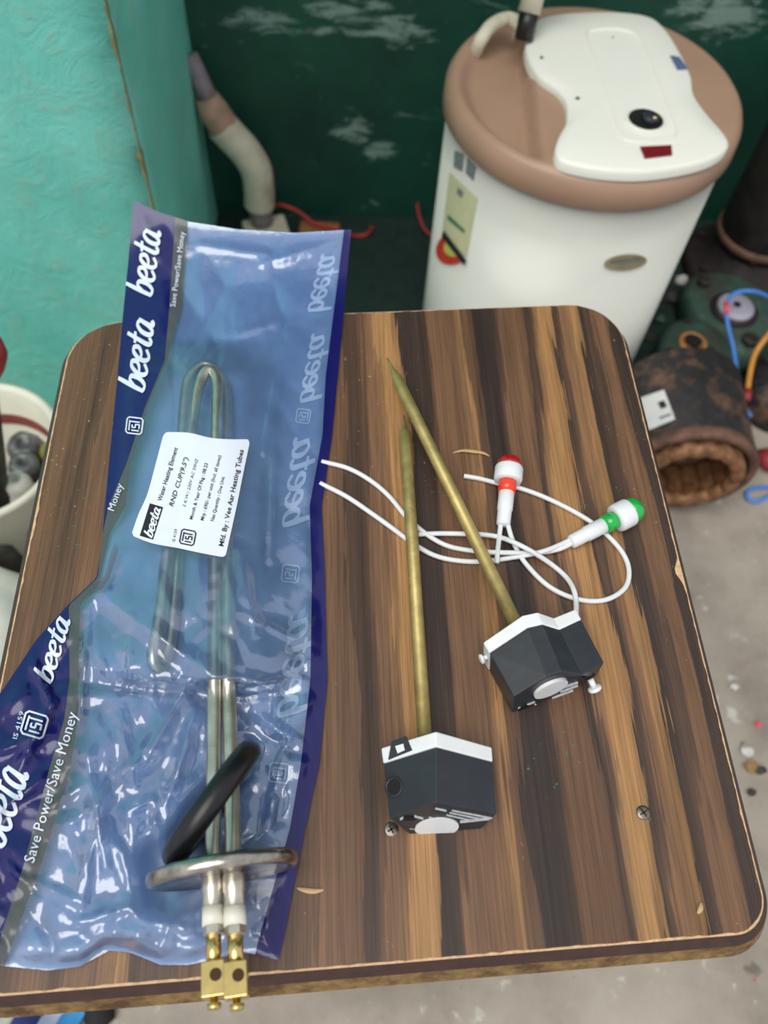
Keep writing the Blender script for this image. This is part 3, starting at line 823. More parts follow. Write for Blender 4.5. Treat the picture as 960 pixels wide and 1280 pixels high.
# stamped dots near the rim of the flange
s_, t_, a_ = frame(fl_axis)
for q in range(7):
    an = math.radians(-90 - 36 + q * 9) + math.pi
    obj('stamp', *torus(fl_c + a_ * 0.0024 + (s_ * math.cos(an) + t_ * math.sin(an)) * 0.0265, fl_axis, 0.0011, 0.00035, 10, 6), 'steel_flange', flg, True)
for k_, (ox, oz) in enumerate(((266, .0345), (292, .0375))):
    p_ = at(ox, 1090, oz); d_ = ax_d
    tm = obj('terminal', *lathe([(0.0050, 0.0), (0.0054, 0.002), (0.0054, 0.009), (0.0050, 0.0095), (0.0050, 0.0162), (0.004, 0.0165)], p_, d_, 24), 'steel_tube', el, True)
    obj('insulator', *lathe([(0.0036, 0.0158), (0.0053, 0.0160), (0.0053, 0.0240), (0.0036, 0.0242)], p_, d_, 24), 'porcelain', tm, True)
    obj('nut', *lathe([(0.0030, 0.0238), (0.0050, 0.0242), (0.0050, 0.0278), (0.0036, 0.0286)], p_, d_, 6), 'steel_tube', tm)
    obj('stud', *lathe([(0.0036, 0.0270), (0.0036, 0.0412)], p_, d_, 20), 'brass_bright', tm, True)
    s2, t2, a2 = frame(d_)
    bc = p_ + d_ * 0.0466; hb = 0.0052
    blk = obj('connector_block', *prism([bc - d_ * 0.0072 + s2 * x * hb + t2 * y * hb for x, y in ((-1, -1), (1, -1), (1, 1), (-1, 1))],
                                      [bc + d_ * 0.0072 + s2 * x * hb + t2 * y * hb for x, y in ((-1, -1), (1, -1), (1, 1), (-1, 1))]), 'brass_bright', tm)
    bevel(fixn(blk), 0.0005, 2)
    hole_c = bc + t2 * (hb + 0.0001) - d_ * 0.0012 - s2 * 0.0014
    hr_ = obj('wire_hole', *lathe([(0.0027, -0.0002), (0.0027, 0.0001)], hole_c, t2, 20), 'brass_hole', tm)
    obj('clamp_screw', *lathe([(0.0018, 0.0), (0.0018, 0.0020), (0.0031, 0.0022), (0.0031, 0.0042), (0.0026, 0.0046)], bc + d_ * 0.0071, d_, 18), 'brass_bright', tm, True)
# thick rubber seal hanging round the tubes
rc = at(266, 1003, .0355)
along = (at(309, 945, .03) - at(222, 1062, .03)); along.z = 0; along.normalize()
nrm = along.cross(Vector((0, 0, 1))).normalized()
view = (rc - Vector((0, 0, CAMH))).normalized()
nrm = (nrm + view * 0.20).normalized()
tag(obj('rubber_seal_ring', *torus(rc, nrm, 0.0295, 0.0062, 56, 18), 'black_rubber', None, True), 'thick black rubber sealing ring leaning around the element tubes', 'gasket')

# ------------------------------------------------------------------ thermostats
def strip_rod(root, a, b, r, c1, c2):
    d = (b - a).normalized()
    pts = [a, a + d * 0.006, a + d * 0.02, a + d * 0.024, b]
    return obj('rod', *tube([a + d * 0.0, a + d * c1 * .5, a + d * c1, a + d * c2, a + d * (c2 + .02), b], r, 20, True, [r * .14, r * .26, r * .40, r, r, r]), 'brass_rod', root, True)
def lerp(a, b, t): return Vector(a) * (1 - t) + Vector(b) * t
def head(root, front, end, white_t, skip=()):
    n = len(front)
    wl = [lerp(front[i], end[i], white_t) for i in range(n)]
    pl = obj('cover_plate', *prism(front, wl), 'white_plastic', root); bevel(fixn(pl), 0.0008, 2)
    ctr = sum(end, Vector()) / n
    bd = obj('housing', *prism([p + (ctr - p) * 0.012 for p in wl], end), 'black_plastic', root); bevel(fixn(bd), 0.0006, 2)
    return pl, bd
def quad_frame(end):
    o = sum(end, Vector()) / len(end)
    n = Vector((0, 0, 0))
    for i in range(len(end)):
        n += (end[i] - o).cross(end[(i + 1) % len(end)] - o)
    return o, n.normalized()
def face_uv(end):
    o, n = quad_frame(end)
    if n.dot(Vector((0, 0, CAMH)) - o) < 0: n = -n
    s = Vector((0, 0, 1)).cross(n).normalized(); t = n.cross(s)
    return o, n, s, t
def on_face(px, py, end):
    """pixel -> point on the plane of the end face"""
    o, n, s, t = face_uv(end); c = Vector((0, 0, CAMH)); d = Vector(ray(px, py))
    return c + d * ((o - c).dot(n) / d.dot(n)) + n * 0.0
def on_plane(px, py, a, b, c_):
    n = (b - a).cross(c_ - a).normalized(); c = Vector((0, 0, CAMH)); d = Vector(ray(px, py))
    if n.dot(c - a) < 0: n = -n
    return c + d * ((a - c).dot(n) / d.dot(n)), n
def patch(name, pts, n, m, parent, th=0.0003):
    return obj(name, *prism([p - n * 0.0002 for p in pts], [p + n * th for p in pts]), m, parent)

# lower thermostat
t1 = thing('stem_thermostat', 'black and white stem thermostat standing square with a side hole, beside a screw', 'thermostat', at(550, 980, 0))
E1 = [at(545, 1003, .036), at(621, 1017, .020), at(602, 1036, .0006), at(512, 1043, .0006), at(487, 1023, .017)]
A1 = at(545, 914, .036) - E1[0]
F1 = [at(545, 914, .036), at(615, 934, .020), E1[2] + A1, E1[3] + A1, at(476, 935, .017)]
pl1, hd1 = head(t1, F1, E1, 0.22)
strip_rod(t1, at(505, 519, .0042), at(531, 922, .0165), 0.0041, .0125, .018)
o_, n_, s_, t_ = face_uv(E1)
dc = on_face(546, 1034, E1)
obj('dial', *lathe([(0.0118, -0.0002), (0.0118, 0.0006)], dc, n_, 32), 'white_plastic', t1)
for (xa, ya, xb, yb, wd) in ((565, 1012, 615, 1022, 1.5), (562, 1015, 600, 1023, 1.2), (558, 1018, 590, 1025, 1.2), (536, 1021, 572, 1028, 1.4), (575, 1026, 612, 1022, 2.4), (544, 1009, 558, 1012, 2.2), (518, 1019, 529, 1022, 2.2), (500, 1023, 504, 1021, 2.0), (512, 1035, 520, 1036, 1.6)):
    pp = [on_face(xa, ya, E1), on_face(xb, yb, E1), on_face(xb, yb + wd, E1), on_face(xa, ya + wd, E1)]
    patch('print_line', pp, n_, 'white_print', hd1)
pp = [on_face(505 + 8.5 * math.cos(q), 1023 + 2.6 * math.sin(q), E1) for q in np.linspace(0, 2 * math.pi, 16, endpoint=False)]
patch('screw_recess', [on_face(512 + 9 * math.cos(q), 1023 + 2.4 * math.sin(q), E1) for q in np.linspace(0, 2 * math.pi, 16, endpoint=False)], n_, 'black_deep', hd1)
hc, hn = on_plane(492, 984, F1[0], F1[4], E1[4]); hc = hc + hn * 0.0011 + Vector((0.0008, 0, 0))
obj('cable_hole', *lathe([(0.0050, -0.0002), (0.0054, 0.0006), (0.0044, 0.0008), (0.0042, 0.0003)], hc, hn, 28), 'black_plastic', hd1, True)
obj('hole_dark', *lathe([(0.0043, -0.0002), (0.0043, 0.0004)], hc, hn, 24), 'black_deep', hd1)
def pl_patch(name, pxs, ref, m, parent, th):
    q = [on_plane(x, y, *ref) for x, y in pxs]; return patch(name, [v[0] for v in q], q[0][1], m, parent, th)
ref = (F1[0], F1[4], E1[4])
pl_patch('clip_tab', [(490, 927), (508, 920), (516, 938), (486, 950)], ref, 'black_plastic', pl1, 0.0007)
pl_patch('clip_window', [(495, 933), (505, 930), (507, 938), (498, 942)], ref, 'white_plastic', pl1, 0.0010)

# upper thermostat
t2_ = thing('stem_thermostat', 'black and white stem thermostat with white pins, under the red and green lamps', 'thermostat', at(680, 840, 0))
E2 = [at(642, 871, .026), at(683, 845, .037), at(702, 839, .0375), at(727, 843, .032), at(755, 828, .030), at(746, 845, .010), at(700, 868, .0006), at(640, 891, .0006)]
A2 = at(664, 765, .0375) - E2[1]
F2 = [at(604, 803, .026), at(653, 769, .037), at(672, 765, .0375), at(692, 772, .032), at(720, 761, .030)]
A2m = (F2[4] - E2[4])
F2 += [E2[5] + A2m, E2[6] + A2m, E2[7] + (F2[0] - E2[0])]
pl2, hd2 = head(t2_, F2, E2, 0.20)
strip_rod(t2_, at(484, 448, .0125), at(645, 780, .0165), 0.0041, .012, .0215)
o_, n_, s_, t_ = face_uv(E2)
obj('dial', *lathe([(0.0105, -0.0008), (0.0105, 0.0012)], on_face(688, 860, E2), n_, 32), 'white_plastic', t2_)
for (xa, ya, xb, yb, wd) in ((647, 884, 668, 876, 1.2), (650, 887, 672, 880, 1.2), (668, 880, 700, 870, 4.0), (690, 872, 716, 862, 2.0), (704, 858, 722, 852, 1.4), (700, 864, 722, 856, 1.2)):
    pp = [on_face(xa, ya, E2), on_face(xb, yb, E2), on_face(xb, yb + wd, E2), on_face(xa, ya + wd, E2)]
    patch('print_line', pp, n_, 'white_print', hd2, 0.0008)
for cx_, cy_, a_, b_ in ((654, 884, 7, 3), (736, 844, 7, 3)):
    patch('screw_recess', [on_face(cx_ + a_ * math.cos(q) + b_ * .3 * math.sin(q), cy_ - a_ * .45 * math.cos(q) + b_ * math.sin(q), E2) for q in np.linspace(0, 2 * math.pi, 16, endpoint=False)], n_, 'black_deep', hd2, 0.0009)
hc, hn = on_plane(623, 868, F2[0], F2[7], E2[7])
obj('cable_hole', *lathe([(0.0046, -0.0002), (0.0046, 0.0006)], hc, hn, 24), 'black_deep', hd2)
pa, pb = at(738, 849, .016), at(744, 862, .012)
pn = obj('pin', *tube([pa, lerp(pa, pb, .8)], 0.0018, 14), 'white_plastic', t2_, True)
obj('pin_head', *lathe([(0.0030, 0), (0.0040, 0.0006), (0.0040, 0.0022), (0.003, 0.0028)], lerp(pa, pb, .7), pb - pa, 22), 'white_plastic', pn, True)
pa, pb = at(611, 820, .014), at(604, 823, .014)
pn = obj('pin', *tube([pa, pb], 0.0014, 12), 'white_plastic', t2_, True)
obj('pin_head', *lathe([(0.0022, 0), (0.003, 0.0005), (0.003, 0.0016), (0.002, 0.002)], pb, pb - pa, 18), 'white_plastic', pn, True)

# ------------------------------------------------------------------ indicator lamps and wires
WR = 0.00165
def wire(name, pts, m, parent, r=WR, n=10):
    return obj(name, *tube(catmull([tuple(at(*p)) for p in pts], n), r, 10), m, parent, True)
def lamp(label, tip, tail, lens, neck):
    """indicator lamp lying on the stool from the lens tip to the end of the sleeve"""
    root = thing('indicator_lamp', label, 'lamp', (tail[0], tail[1], T))
    ax = (tail - tip); L_ = ax.length; ax.normalize(); q = L_
    R0 = 0.0094
    pr = [(0.0004, 0.0)] + [(R0 * .90 * math.sin(a), q * .115 * (1 - math.cos(a)) * 1.15) for a in np.linspace(.2, math.pi / 2, 8)] + [(R0 * .90, q * .20)]
    obj('lens', *lathe(pr, tip, ax, 32), lens, root, True)
    obj('collar', *lathe([(R0 * .7, q * .165), (R0 * .97, q * .17), (R0 * 1.02, q * .19), (R0 * 1.02, q * .34), (R0 * .95, q * .375), (R0 * .7, q * .38)], tip, ax, 36), 'white_plastic', root, True)
    obj('neck', *lathe([(R0 * .64, q * .36), (R0 * .64, q * .54)], tip, ax, 30), neck, root, True)
    obj('sleeve', *lathe([(R0 * .50, q * .53), (R0 * .56, q * .54), (R0 * .55, q * .78), (R0 * .50, q * .80), (R0 * .49, q * .98), (R0 * .40, q)], tip, ax, 30), 'white_plastic', root, True)
    return root
red = lamp('indicator lamp with red lens and neck, white collar and wire leads', at(638, 570, .010), at(629, 657, .0055), 'lens_red', 'lens_red_neck')
wire('lead_wire', [(634, 652, .006), (641, 676, .004), (656, 703, .0018), (686, 733, .0018), (722, 749, .0018), (756, 750, .0018), (781, 735, .0018), (786, 712, .0018), (776, 688, .0018), (750, 661, .0018), (720, 641, .0018), (684, 623, .002), (652, 611, .002), (622, 604, .002), (598, 598, .0018), (580, 595, .0018)], 'wire_white', red)
wire('lead_wire', [(626, 654, .005), (624, 672, .004), (622, 690, .0065), (621, 704, .006)], 'wire_white', red)
grn = lamp('indicator lamp with green lens and neck, white collar and long wire leads', at(802, 632, .010), at(713, 678, .0055), 'lens_green', 'lens_green')
wire('lead_wire', [(720, 671, .006), (700, 681, .0055), (676, 690, .0052), (640, 697, .0018), (600, 702, .0018), (566, 700, .0018), (540, 693, .0018), (516, 679, .0018), (490, 660, .0018), (462, 640, .0018), (432, 620, .0018), (400, 604, .0018)], 'wire_white', grn)
wire('lead_wire', [(722, 675, .0055), (700, 686, .004), (672, 691, .0022), (640, 691, .0052), (610, 690, .0054), (580, 687, .0018), (556, 681, .0018), (532, 667, .0018), (508, 646, .0018), (486, 620, .0018), (462, 600, .0018), (434, 585, .0018), (402, 577, .0018)], 'wire_white', grn)
cw = wire('loose_wire', [(523, 668, .0018), (545, 667, .0020), (566, 667, .0054), (600, 668, .0054), (622, 671, .0030), (640, 677, .0086), (664, 689, .0086), (690, 706, .0018), (708, 722, .0018), (717, 737, .0052), (720, 752, .0052), (720, 768, .010)], 'wire_white', None)
cw['label'] = 'loose white wire from the corner of a thermostat towards a brass rod'; cw['category'] = 'wire'

# curls of wood lying on the laminate
def shaving(label, pts):
    P = catmull([tuple(at(*p)) for p in pts], 6); V = []
    for i, p in enumerate(P):
        t = P[min(i + 1, len(P) - 1)] - P[max(i - 1, 0)]; nn = np.array([-t[1], t[0], 0]); nn /= np.linalg.norm(nn)
        q = math.sin(math.pi * (i + .3) / (len(P) - .4)); wd = 0.0011 * q + 0.0002
        V += [Vector(p + nn * wd), Vector(p - nn * wd), Vector(p - nn * wd - np.array([0, 0, .0005])), Vector(p + nn * wd - np.array([0, 0, .0005]))]
    F = []
    for i in range(len(P) - 1):
        for k_ in range(4): F.append((i * 4 + k_, i * 4 + (k_ + 1) % 4, i * 4 + 4 + (k_ + 1) % 4, i * 4 + 4 + k_))
    F += [(3, 2, 1, 0), tuple(len(V) - 4 + k_ for k_ in range(4))]
    return tag(obj('wood_shaving', V, F, 'shaving', None, True), label, 'shaving')
shaving('pale curled wood shaving on the laminate beside the red lamp', [(566, 566, .0007), (578, 563, .0016), (592, 564, .0020), (604, 566, .0016), (612, 570, .0007)])
shaving('pale splinter on the laminate beside the rim of the bag', [(371, 1110, .0007), (382, 1113, .0012), (394, 1114, .0010), (405, 1112, .0007)])
shaving('tiny pale splinter near the rounded corner of the stool', [(872, 1142, .0007), (876, 1136, .0012), (877, 1128, .0007)])

# ------------------------------------------------------------------ water heater
HC = Vector((0.318, 0.930, 0)); HR = 0.1755; ZT = T - 0.100        # lid plane
wh = thing('water_heater', 'cream cylindrical water heater with brown lid and white cover panel', 'water heater', (HC.x, HC.y, 0))
hb = obj('tank', *lathe([(HR * .93, 0.0), (HR * .97, 0.012), (HR * .98, 0.03), (HR * .985, ZT - 0.036), (HR * .93, ZT - 0.052), (HR * .5, ZT - .060)], HC, seg=96), 'heater_cream', wh, True)
def lidz(x, y):
    """height of the brown lid: gentle dome with a scooped grip at the left"""
    d = math.hypot(x, y) / HR
    z = ZT + 0.005 * (1 - d * d)
    g = ((x + 0.115) * 0.9 + (y + 0.01) * 0.1)
    sc = max(0.0, min(1.0, (-0.078 - x + 0.05 * y) / 0.006)); inner = max(0.0, min(1.0, (0.96 - d) / 0.12))
    return z - (0.024 - 0.12 * max(0.0, -0.078 - x)) * sc * inner * inner * (3 - 2 * inner)
seg, rings = 120, 34
V = [HC + Vector((0, 0, lidz(0, 0)))]; F = []
for j in range(1, rings + 1):
    r = HR * .965 * j / rings
    for k_ in range(seg):
        a_ = 2 * math.pi * k_ / seg; x, y = r * math.cos(a_), r * math.sin(a_)
        V.append(HC + Vector((x, y, lidz(x, y))))
for k_ in range(seg): F.append((0, 1 + k_, 1 + (k_ + 1) % seg))
for j in range(1, rings):
    for k_ in range(seg):
        a0, a1 = 1 + (j - 1) * seg + k_, 1 + (j - 1) * seg + (k_ + 1) % seg
        F.append((a0, a0 + seg, a1 + seg, a1))
prof = [(HR * 1.0, ZT - 0.006), (HR * 1.02, ZT - 0.014), (HR * 1.025, ZT - 0.034), (HR * 1.0, ZT - 0.039), (HR * .96, ZT - 0.039)]
last = len(V) - seg
for r, z in prof:
    for k_ in range(seg):
        a_ = 2 * math.pi * k_ / seg; V.append(HC + Vector((r * math.cos(a_), r * math.sin(a_), z)))
for j in range(len(prof)):
    for k_ in range(seg):
        a0, a1 = last + j * seg + k_, last + j * seg + (k_ + 1) % seg
        F.append((a0, a0 + seg, a1 + seg, a1))
lid = obj('lid', V, F, 'heater_brown', wh, True); lid['label'] = 'brown plastic lid'
ZP = ZT - T + 0.012
def lidpt(px, py, z): return at(px, py, z)
out_px = [(664, 36), (672, 24), (692, 17), (730, 14), (775, 14), (812, 20), (832, 36), (850, 64), (864, 94), (868, 118), (884, 142), (908, 170), (910, 184), (888, 198), (850, 208), (800, 214), (748, 211), (706, 202), (694, 190), (698, 172), (708, 152), (707, 128), (696, 112), (674, 96), (660, 74), (657, 52)]
cov = [Vector(p) for p in catmull([tuple(at(x, y, ZP)) for x, y in out_px], 5, True)]
ctr = sum(cov, Vector()) / len(cov)
def ringz(s, dz_): return [ctr + (p - ctr) * s + Vector((0, 0, dz_)) for p in cov]
loops = [ringz(1.0, -0.013), ringz(1.0, -0.003), ringz(.988, -0.0006), ringz(.965, 0.0006), ringz(.7, 0.0018), ringz(.35, 0.0026)]
V, F, n = [], [], len(cov)
for l_ in loops: V += l_
V.append(ctr + Vector((0, 0, 0.003)))
for j in range(len(loops) - 1):
    for i in range(n): F.append((j * n + i, j * n + (i + 1) % n, (j + 1) * n + (i + 1) % n, (j + 1) * n + i))
for i in range(n): F.append(((len(loops) - 1) * n + i, (len(loops) - 1) * n + (i + 1) % n, len(V) - 1))
cover = fixn(obj('cover_panel', V, F, 'heater_white', wh, True)); cover['label'] = 'white cover panel with a thermostat opening'
# raised track of the inner panel
trk = [(734, 44), (745, 37), (770, 36), (792, 42), (806, 60), (826, 108), (842, 152), (846, 166), (836, 176), (790, 176), (776, 166), (762, 130), (746, 84)]
tp = catmull([tuple(at(x, y, ZP + 0.0022)) for x, y in trk], 6, True)
obj('inner_bead', *tube([Vector(p) for p in tp] + [Vector(tp[0])], 0.0016, 8, False), 'heater_white', cover, True)
kc = at(807, 150, ZP + 0.0030)
obj('knob_well_rim', *torus(kc, (0, 0, 1), 0.0215, 0.0022, 40, 10), 'heater_white', cover, True)
kw = obj('knob_well', *lathe([(0.0208, -0.001), (0.0208, 0.0008), (0.0190, 0.0012), (0.017, 0.0006)], kc, seg=36), 'black_deep', cover, True)
obj('knob', *lathe([(0.009, 0.0), (0.009, 0.006), (0.0075, 0.0075)], kc + Vector((0.004, -0.002, 0)), seg=24), 'black_plastic', kw, True)
obj('knob_screw', *lathe([(0.0022, 0.0), (0.0022, 0.0085)], kc + Vector((0.007, -0.006, 0)), seg=12), 'brass_bright', kw, True)
def flat(name, pxs, zfun, m, parent, th=0.001):
    P = [at(x, y, zfun) for x, y in pxs]
    return obj(name, *prism([p - dz * 0.003 for p in P], [p + dz * th for p in P]), m, parent)
flat('lamp_window', [(800, 184), (839, 182), (840, 194), (806, 198)], ZP + 0.002, 'dark_red', cover, 0.001)['label'] = 'dark red lamp window'
flat('blue_sticker', [(838, 70), (849, 72), (859, 86), (847, 87)], ZP + 0.002, 'blue_patch', cover)
for x, y, rr in ((677, 72, .0022), (722, 123, .0026), (766, 47, .0014)):
    obj('panel_screw', *lathe([(rr, -0.002), (rr, 0.0006)], at(x, y, ZP + 0.0018), seg=14), 'screw_steel', cover)
# badges on the round side: pixel ray met with the cylinder
def on_tank(px, py, off=0.0):
    d = ray(px, py); o = np.array([0, 0, CAMH]); rr = HR * .984 + off
    a = d[0] ** 2 + d[1] ** 2; b = 2 * (d[0] * (o[0] - HC.x) + d[1] * (o[1] - HC.y)); c_ = (o[0] - HC.x) ** 2 + (o[1] - HC.y) ** 2 - rr ** 2
    disc = b * b - 4 * a * c_
    t = (-b - math.sqrt(max(disc, 0))) / (2 * a)
    return Vector(o + t * d)
def tank_patch(name, pxs, m, parent, off=0.0008, sub=5):
    """quad patch (tl, tr, br, bl) hugging the tank"""
    tl_, tr2, br, bl = [np.array(p, float) for p in pxs]; V = []
    for j in range(sub + 1):
        for i in range(sub + 1):
            s, t = i / sub, j / sub; p = (1 - t) * ((1 - s) * tl_ + s * tr2) + t * ((1 - s) * bl + s * br)
            V.append(on_tank(p[0], p[1], off))
    F = [(j * (sub + 1) + i, (j + 1) * (sub + 1) + i, (j + 1) * (sub + 1) + i + 1, j * (sub + 1) + i + 1) for j in range(sub) for i in range(sub)]
    return obj(name, V, F, m, parent, True)
def tank_disc(name, c_, a, b, rot, m, parent, off=0.001, half=False):
    V = [on_tank(*c_, off)]; n = 28; rng = np.linspace(0, math.pi if half else 2 * math.pi, n, endpoint=half)
    for q in rng:
        x, y = a * math.cos(q), b * math.sin(q); V.append(on_tank(c_[0] + x * math.cos(rot) - y * math.sin(rot), c_[1] + x * math.sin(rot) + y * math.cos(rot), off))
    F = [(0, i, i + 1) for i in range(1, n)] + ([] if half else [(0, n, 1)])
    return obj(name, V, F, m, parent, True)
bd = tank_disc('oval_badge', (782, 328), 27, 10, -0.1, 'badge_beige', hb, 0.0015); bd['label'] = 'beige oval badge'
tank_disc('badge_script', (783, 327), 20, 2.2, -0.12, 'label_grey', hb, 0.0022)
el_ = tank_patch('energy_label', [(562, 215), (597, 248), (583, 322), (551, 300)], 'label_yellow', hb); el_['label'] = 'pale yellow energy label'
tank_patch('label_number', [(568, 188), (580, 192), (578, 214), (567, 208)], 'label_grey', hb)
tank_patch('label_number', [(584, 196), (595, 208), (592, 226), (582, 216)], 'label_grey', hb)
tank_patch('label_bar', [(560, 268), (581, 288), (580, 292), (559, 274)], 'label_green', el_, 0.0014)
tank_patch('label_mark', [(572, 234), (579, 240), (577, 248), (571, 242)], 'label_grey', el_, 0.0014)
tank_disc('dial_red', (568, 309), 20, 25, 0.95, 'label_red', el_, 0.0018, True)
tank_disc('dial_lime', (568, 308), 12, 14, 0.95, 'label_lime', el_, 0.0024, True)
tank_patch('dial_bar', [(554, 288), (583, 326), (580, 332), (552, 296)], 'ink_black', el_, 0.003)
# inlet pipe and cable at the rear of the lid
pb_ = at(655, 48, -0.085)
pp_ = obj('inlet_pipe', *tube([pb_, pb_ + Vector((0.002, 0.008, 0.028))], 0.0115, 20), 'black_rubber', wh, True)
obj('inlet_nut', *tube([pb_ + Vector((0.002, 0.008, 0.026)), pb_ + Vector((0.010, 0.026, 0.065)), pb_ + Vector((0.040, 0.04, 0.085))], 0.0135, 20), 'pvc', pp_, True)
obj('cable', *tube([Vector(p) for p in catmull([tuple(at(590, 76, -.125)), tuple(at(600, 52, -.095)), tuple(at(615, 32, -.085)), tuple(at(636, 24, -.085)), tuple(at(652, 34, -.088))], 10)], 0.0085, 12), 'cream_block', wh, True)
obj('valve_handle', *box(pb_ + Vector((0.045, 0.03, 0.095)), (0.030, 0.016, 0.03), 0.3), 'wire_pink', wh)
bevel(wh.children[-1], 0.003)

# ------------------------------------------------------------------ pvc pipe and litter by the rear wall
pv = thing('waste_pipe', 'dirty cream plastic pipe with elbow against the dark wall', 'pipe', (aty(325, 275, 1.17).x, 1.17, 0))
Yp = 1.18
obj('thin_pipe', *tube([aty(236, 70, Yp + .02), aty(268, 138, Yp)], 0.014, 18), 'pvc_grey', pv, True)
obj('coupling', *tube([aty(258, 122, Yp), aty(266, 138, Yp), aty(284, 164, Yp), aty(289, 172, Yp)], 0.02, 22, True, [.0185, .0235, .0235, .0225]), 'pvc_brown', pv, True)
ep = [aty(276, 156, Yp), aty(289, 170, Yp), aty(307, 190, Yp - .004), aty(320, 212, Yp - .008), aty(324, 236, Yp - .010), aty(324, 256, Yp - .010)]
obj('elbow', *tube([Vector(p) for p in catmull([tuple(p) for p in ep], 8)], 0.0255, 24), 'pvc', pv, True)
b_ = aty(325, 254, Yp - .010)
obj('lower_pipe', *tube([b_, Vector((b_.x, b_.y, 0.0425))], 0.0195, 20), 'pvc_grey', pv, True)
cb = Vector((b_.x + .008, b_.y - .004, 0))
blk = tag(obj('cream_block', *box((cb.x, cb.y - .01, .021), (0.075, 0.06, 0.042), 0.25), 'cream_block'), 'cream coloured block on the ground by the plastic pipe', 'block'); bevel(blk, 0.004)
cb = atf(395, 290, 0.02)
blk = tag(obj('wood_offcut', *box((cb.x + .006, cb.y, .014), (0.07, 0.04, 0.028), -0.1), 'brown_block'), 'brown wood offcut on the ground beside the cream block', 'block'); bevel(blk, 0.003)
wp = [atf(338, 262, .035), atf(350, 256, .05), atf(372, 264, .045), atf(394, 280, .034), atf(420, 286, .0345), atf(440, 294, .006), atf(458, 293, .004), atf(465, 283, .02)]
tag(obj('red_wire', *tube([Vector(p) for p in catmull([tuple(p) for p in wp], 8)], 0.0028, 8), 'wire_red', None, True), 'thin red wire curling over the brown offcut', 'wire')
wp = [atf(548, 300, .004), atf(530, 285, .012), atf(522, 255, .03), atf(532, 225, .02), atf(548, 212, .006)]
tag(obj('red_wire', *tube([Vector(p) for p in catmull([tuple(p) for p in wp], 8)], 0.0022, 8), 'wire_red', None, True), 'thin red wire on the ground beside the water heater', 'wire')

# ------------------------------------------------------------------ motor parts at the right
# stator shell lying on its side, open end towards the viewer
SR = 0.088
so_ = atf(862, 590, SR); sa = Vector((-0.10, -1.0, 0.0)).normalized()
so_ = Vector((so_.x, so_.y, SR))
st = thing('motor_stator', 'rusty black motor stator shell with copper windings lying on the floor', 'motor', (so_.x, so_.y, 0))
obj('shell', *lathe([(SR * .80, -.150), (SR * .99, -.150), (SR, -.146), (SR, -.006), (SR * .985, 0.0), (SR * .86, 0.0), (SR * .86, -.02), (SR * .86, -.14), (SR * .80, -.150)], so_, sa, 72, False), 'iron_black', st, True)
obj('rim', *lathe([(SR * .99, -.014), (SR * 1.012, -.013), (SR * 1.012, 0.001), (SR * .97, 0.004), (SR * .87, 0.002), (SR * .865, -.02)], so_, sa, 72, False), 'iron_rust', st, True)
obj('core', *lathe([(SR * .86, -.05), (SR * .52, -.05), (SR * .52, -.13), (SR * .86, -.13)], so_, sa, 60, False), 'iron_rust', st, True)
s_, t_, a_ = frame(sa)
for q in range(16):
    an = 2 * math.pi * (q + .5) / 16; rad = s_ * math.cos(an) + t_ * math.sin(an); tan = -s_ * math.sin(an) + t_ * math.cos(an)
    c0 = so_ + rad * SR * .69
    path = [c0 - tan * .015 - a_ * .05, c0 - tan * .016 + a_ * (-.012), c0 - tan * .008 + a_ * .004, c0 + tan * .008 + a_ * .004, c0 + tan * .016 + a_ * (-.012), c0 + tan * .015 - a_ * .05]
    obj('winding', *tube([Vector(p) for p in catmull([tuple(p) for p in path], 4)], 0.011, 8), 'copper_wind', st, True)
obj('rear_plate', *lathe([(0.006, -.146), (SR * .84, -.148), (SR * .84, -.143), (0.006, -.141)], so_, sa, 40), 'black_deep', st)
def on_cyl(px, py, o, a, r):
    c = Vector((0, 0, CAMH)) - o; d = Vector(ray(px, py)).normalized(); c2 = c - a * c.dot(a); d2 = d - a * d.dot(a)
    A, B, C_ = d2.dot(d2), 2 * c2.dot(d2), c2.dot(c2) - r * r; disc = max(0, B * B - 4 * A * C_)
    return Vector((0, 0, CAMH)) + d * ((-B - math.sqrt(disc)) / (2 * A))
def cyl_patch(name, q, o, a, r, m, parent, sub=5):
    q = [np.array(p, float) for p in q]; V = []
    for j in range(sub + 1):
        for i in range(sub + 1):
            s, t = i / sub, j / sub; p = (1 - t) * ((1 - s) * q[0] + s * q[1]) + t * ((1 - s) * q[3] + s * q[2]); V.append(on_cyl(p[0], p[1], o, a, r))
    return obj(name, V, [(j * (sub + 1) + i, (j + 1) * (sub + 1) + i, (j + 1) * (sub + 1) + i + 1, j * (sub + 1) + i + 1) for j in range(sub) for i in range(sub)], m, parent, True)
pl_ = cyl_patch('paper_label', [(795, 499), (830, 487), (844, 524), (810, 538)], so_, sa, SR + .0012, 'paper_label', st); pl_['label'] = 'white paper label'
cyl_patch('label_print', [(822, 503), (830, 500), (834, 508), (826, 511)], so_, sa, SR + .0020, 'ink_black', pl_, 2)
cyl_patch('label_print', [(824, 521), (838, 516), (839, 519), (825, 524)], so_, sa, SR + .0020, 'label_grey', pl_, 2)
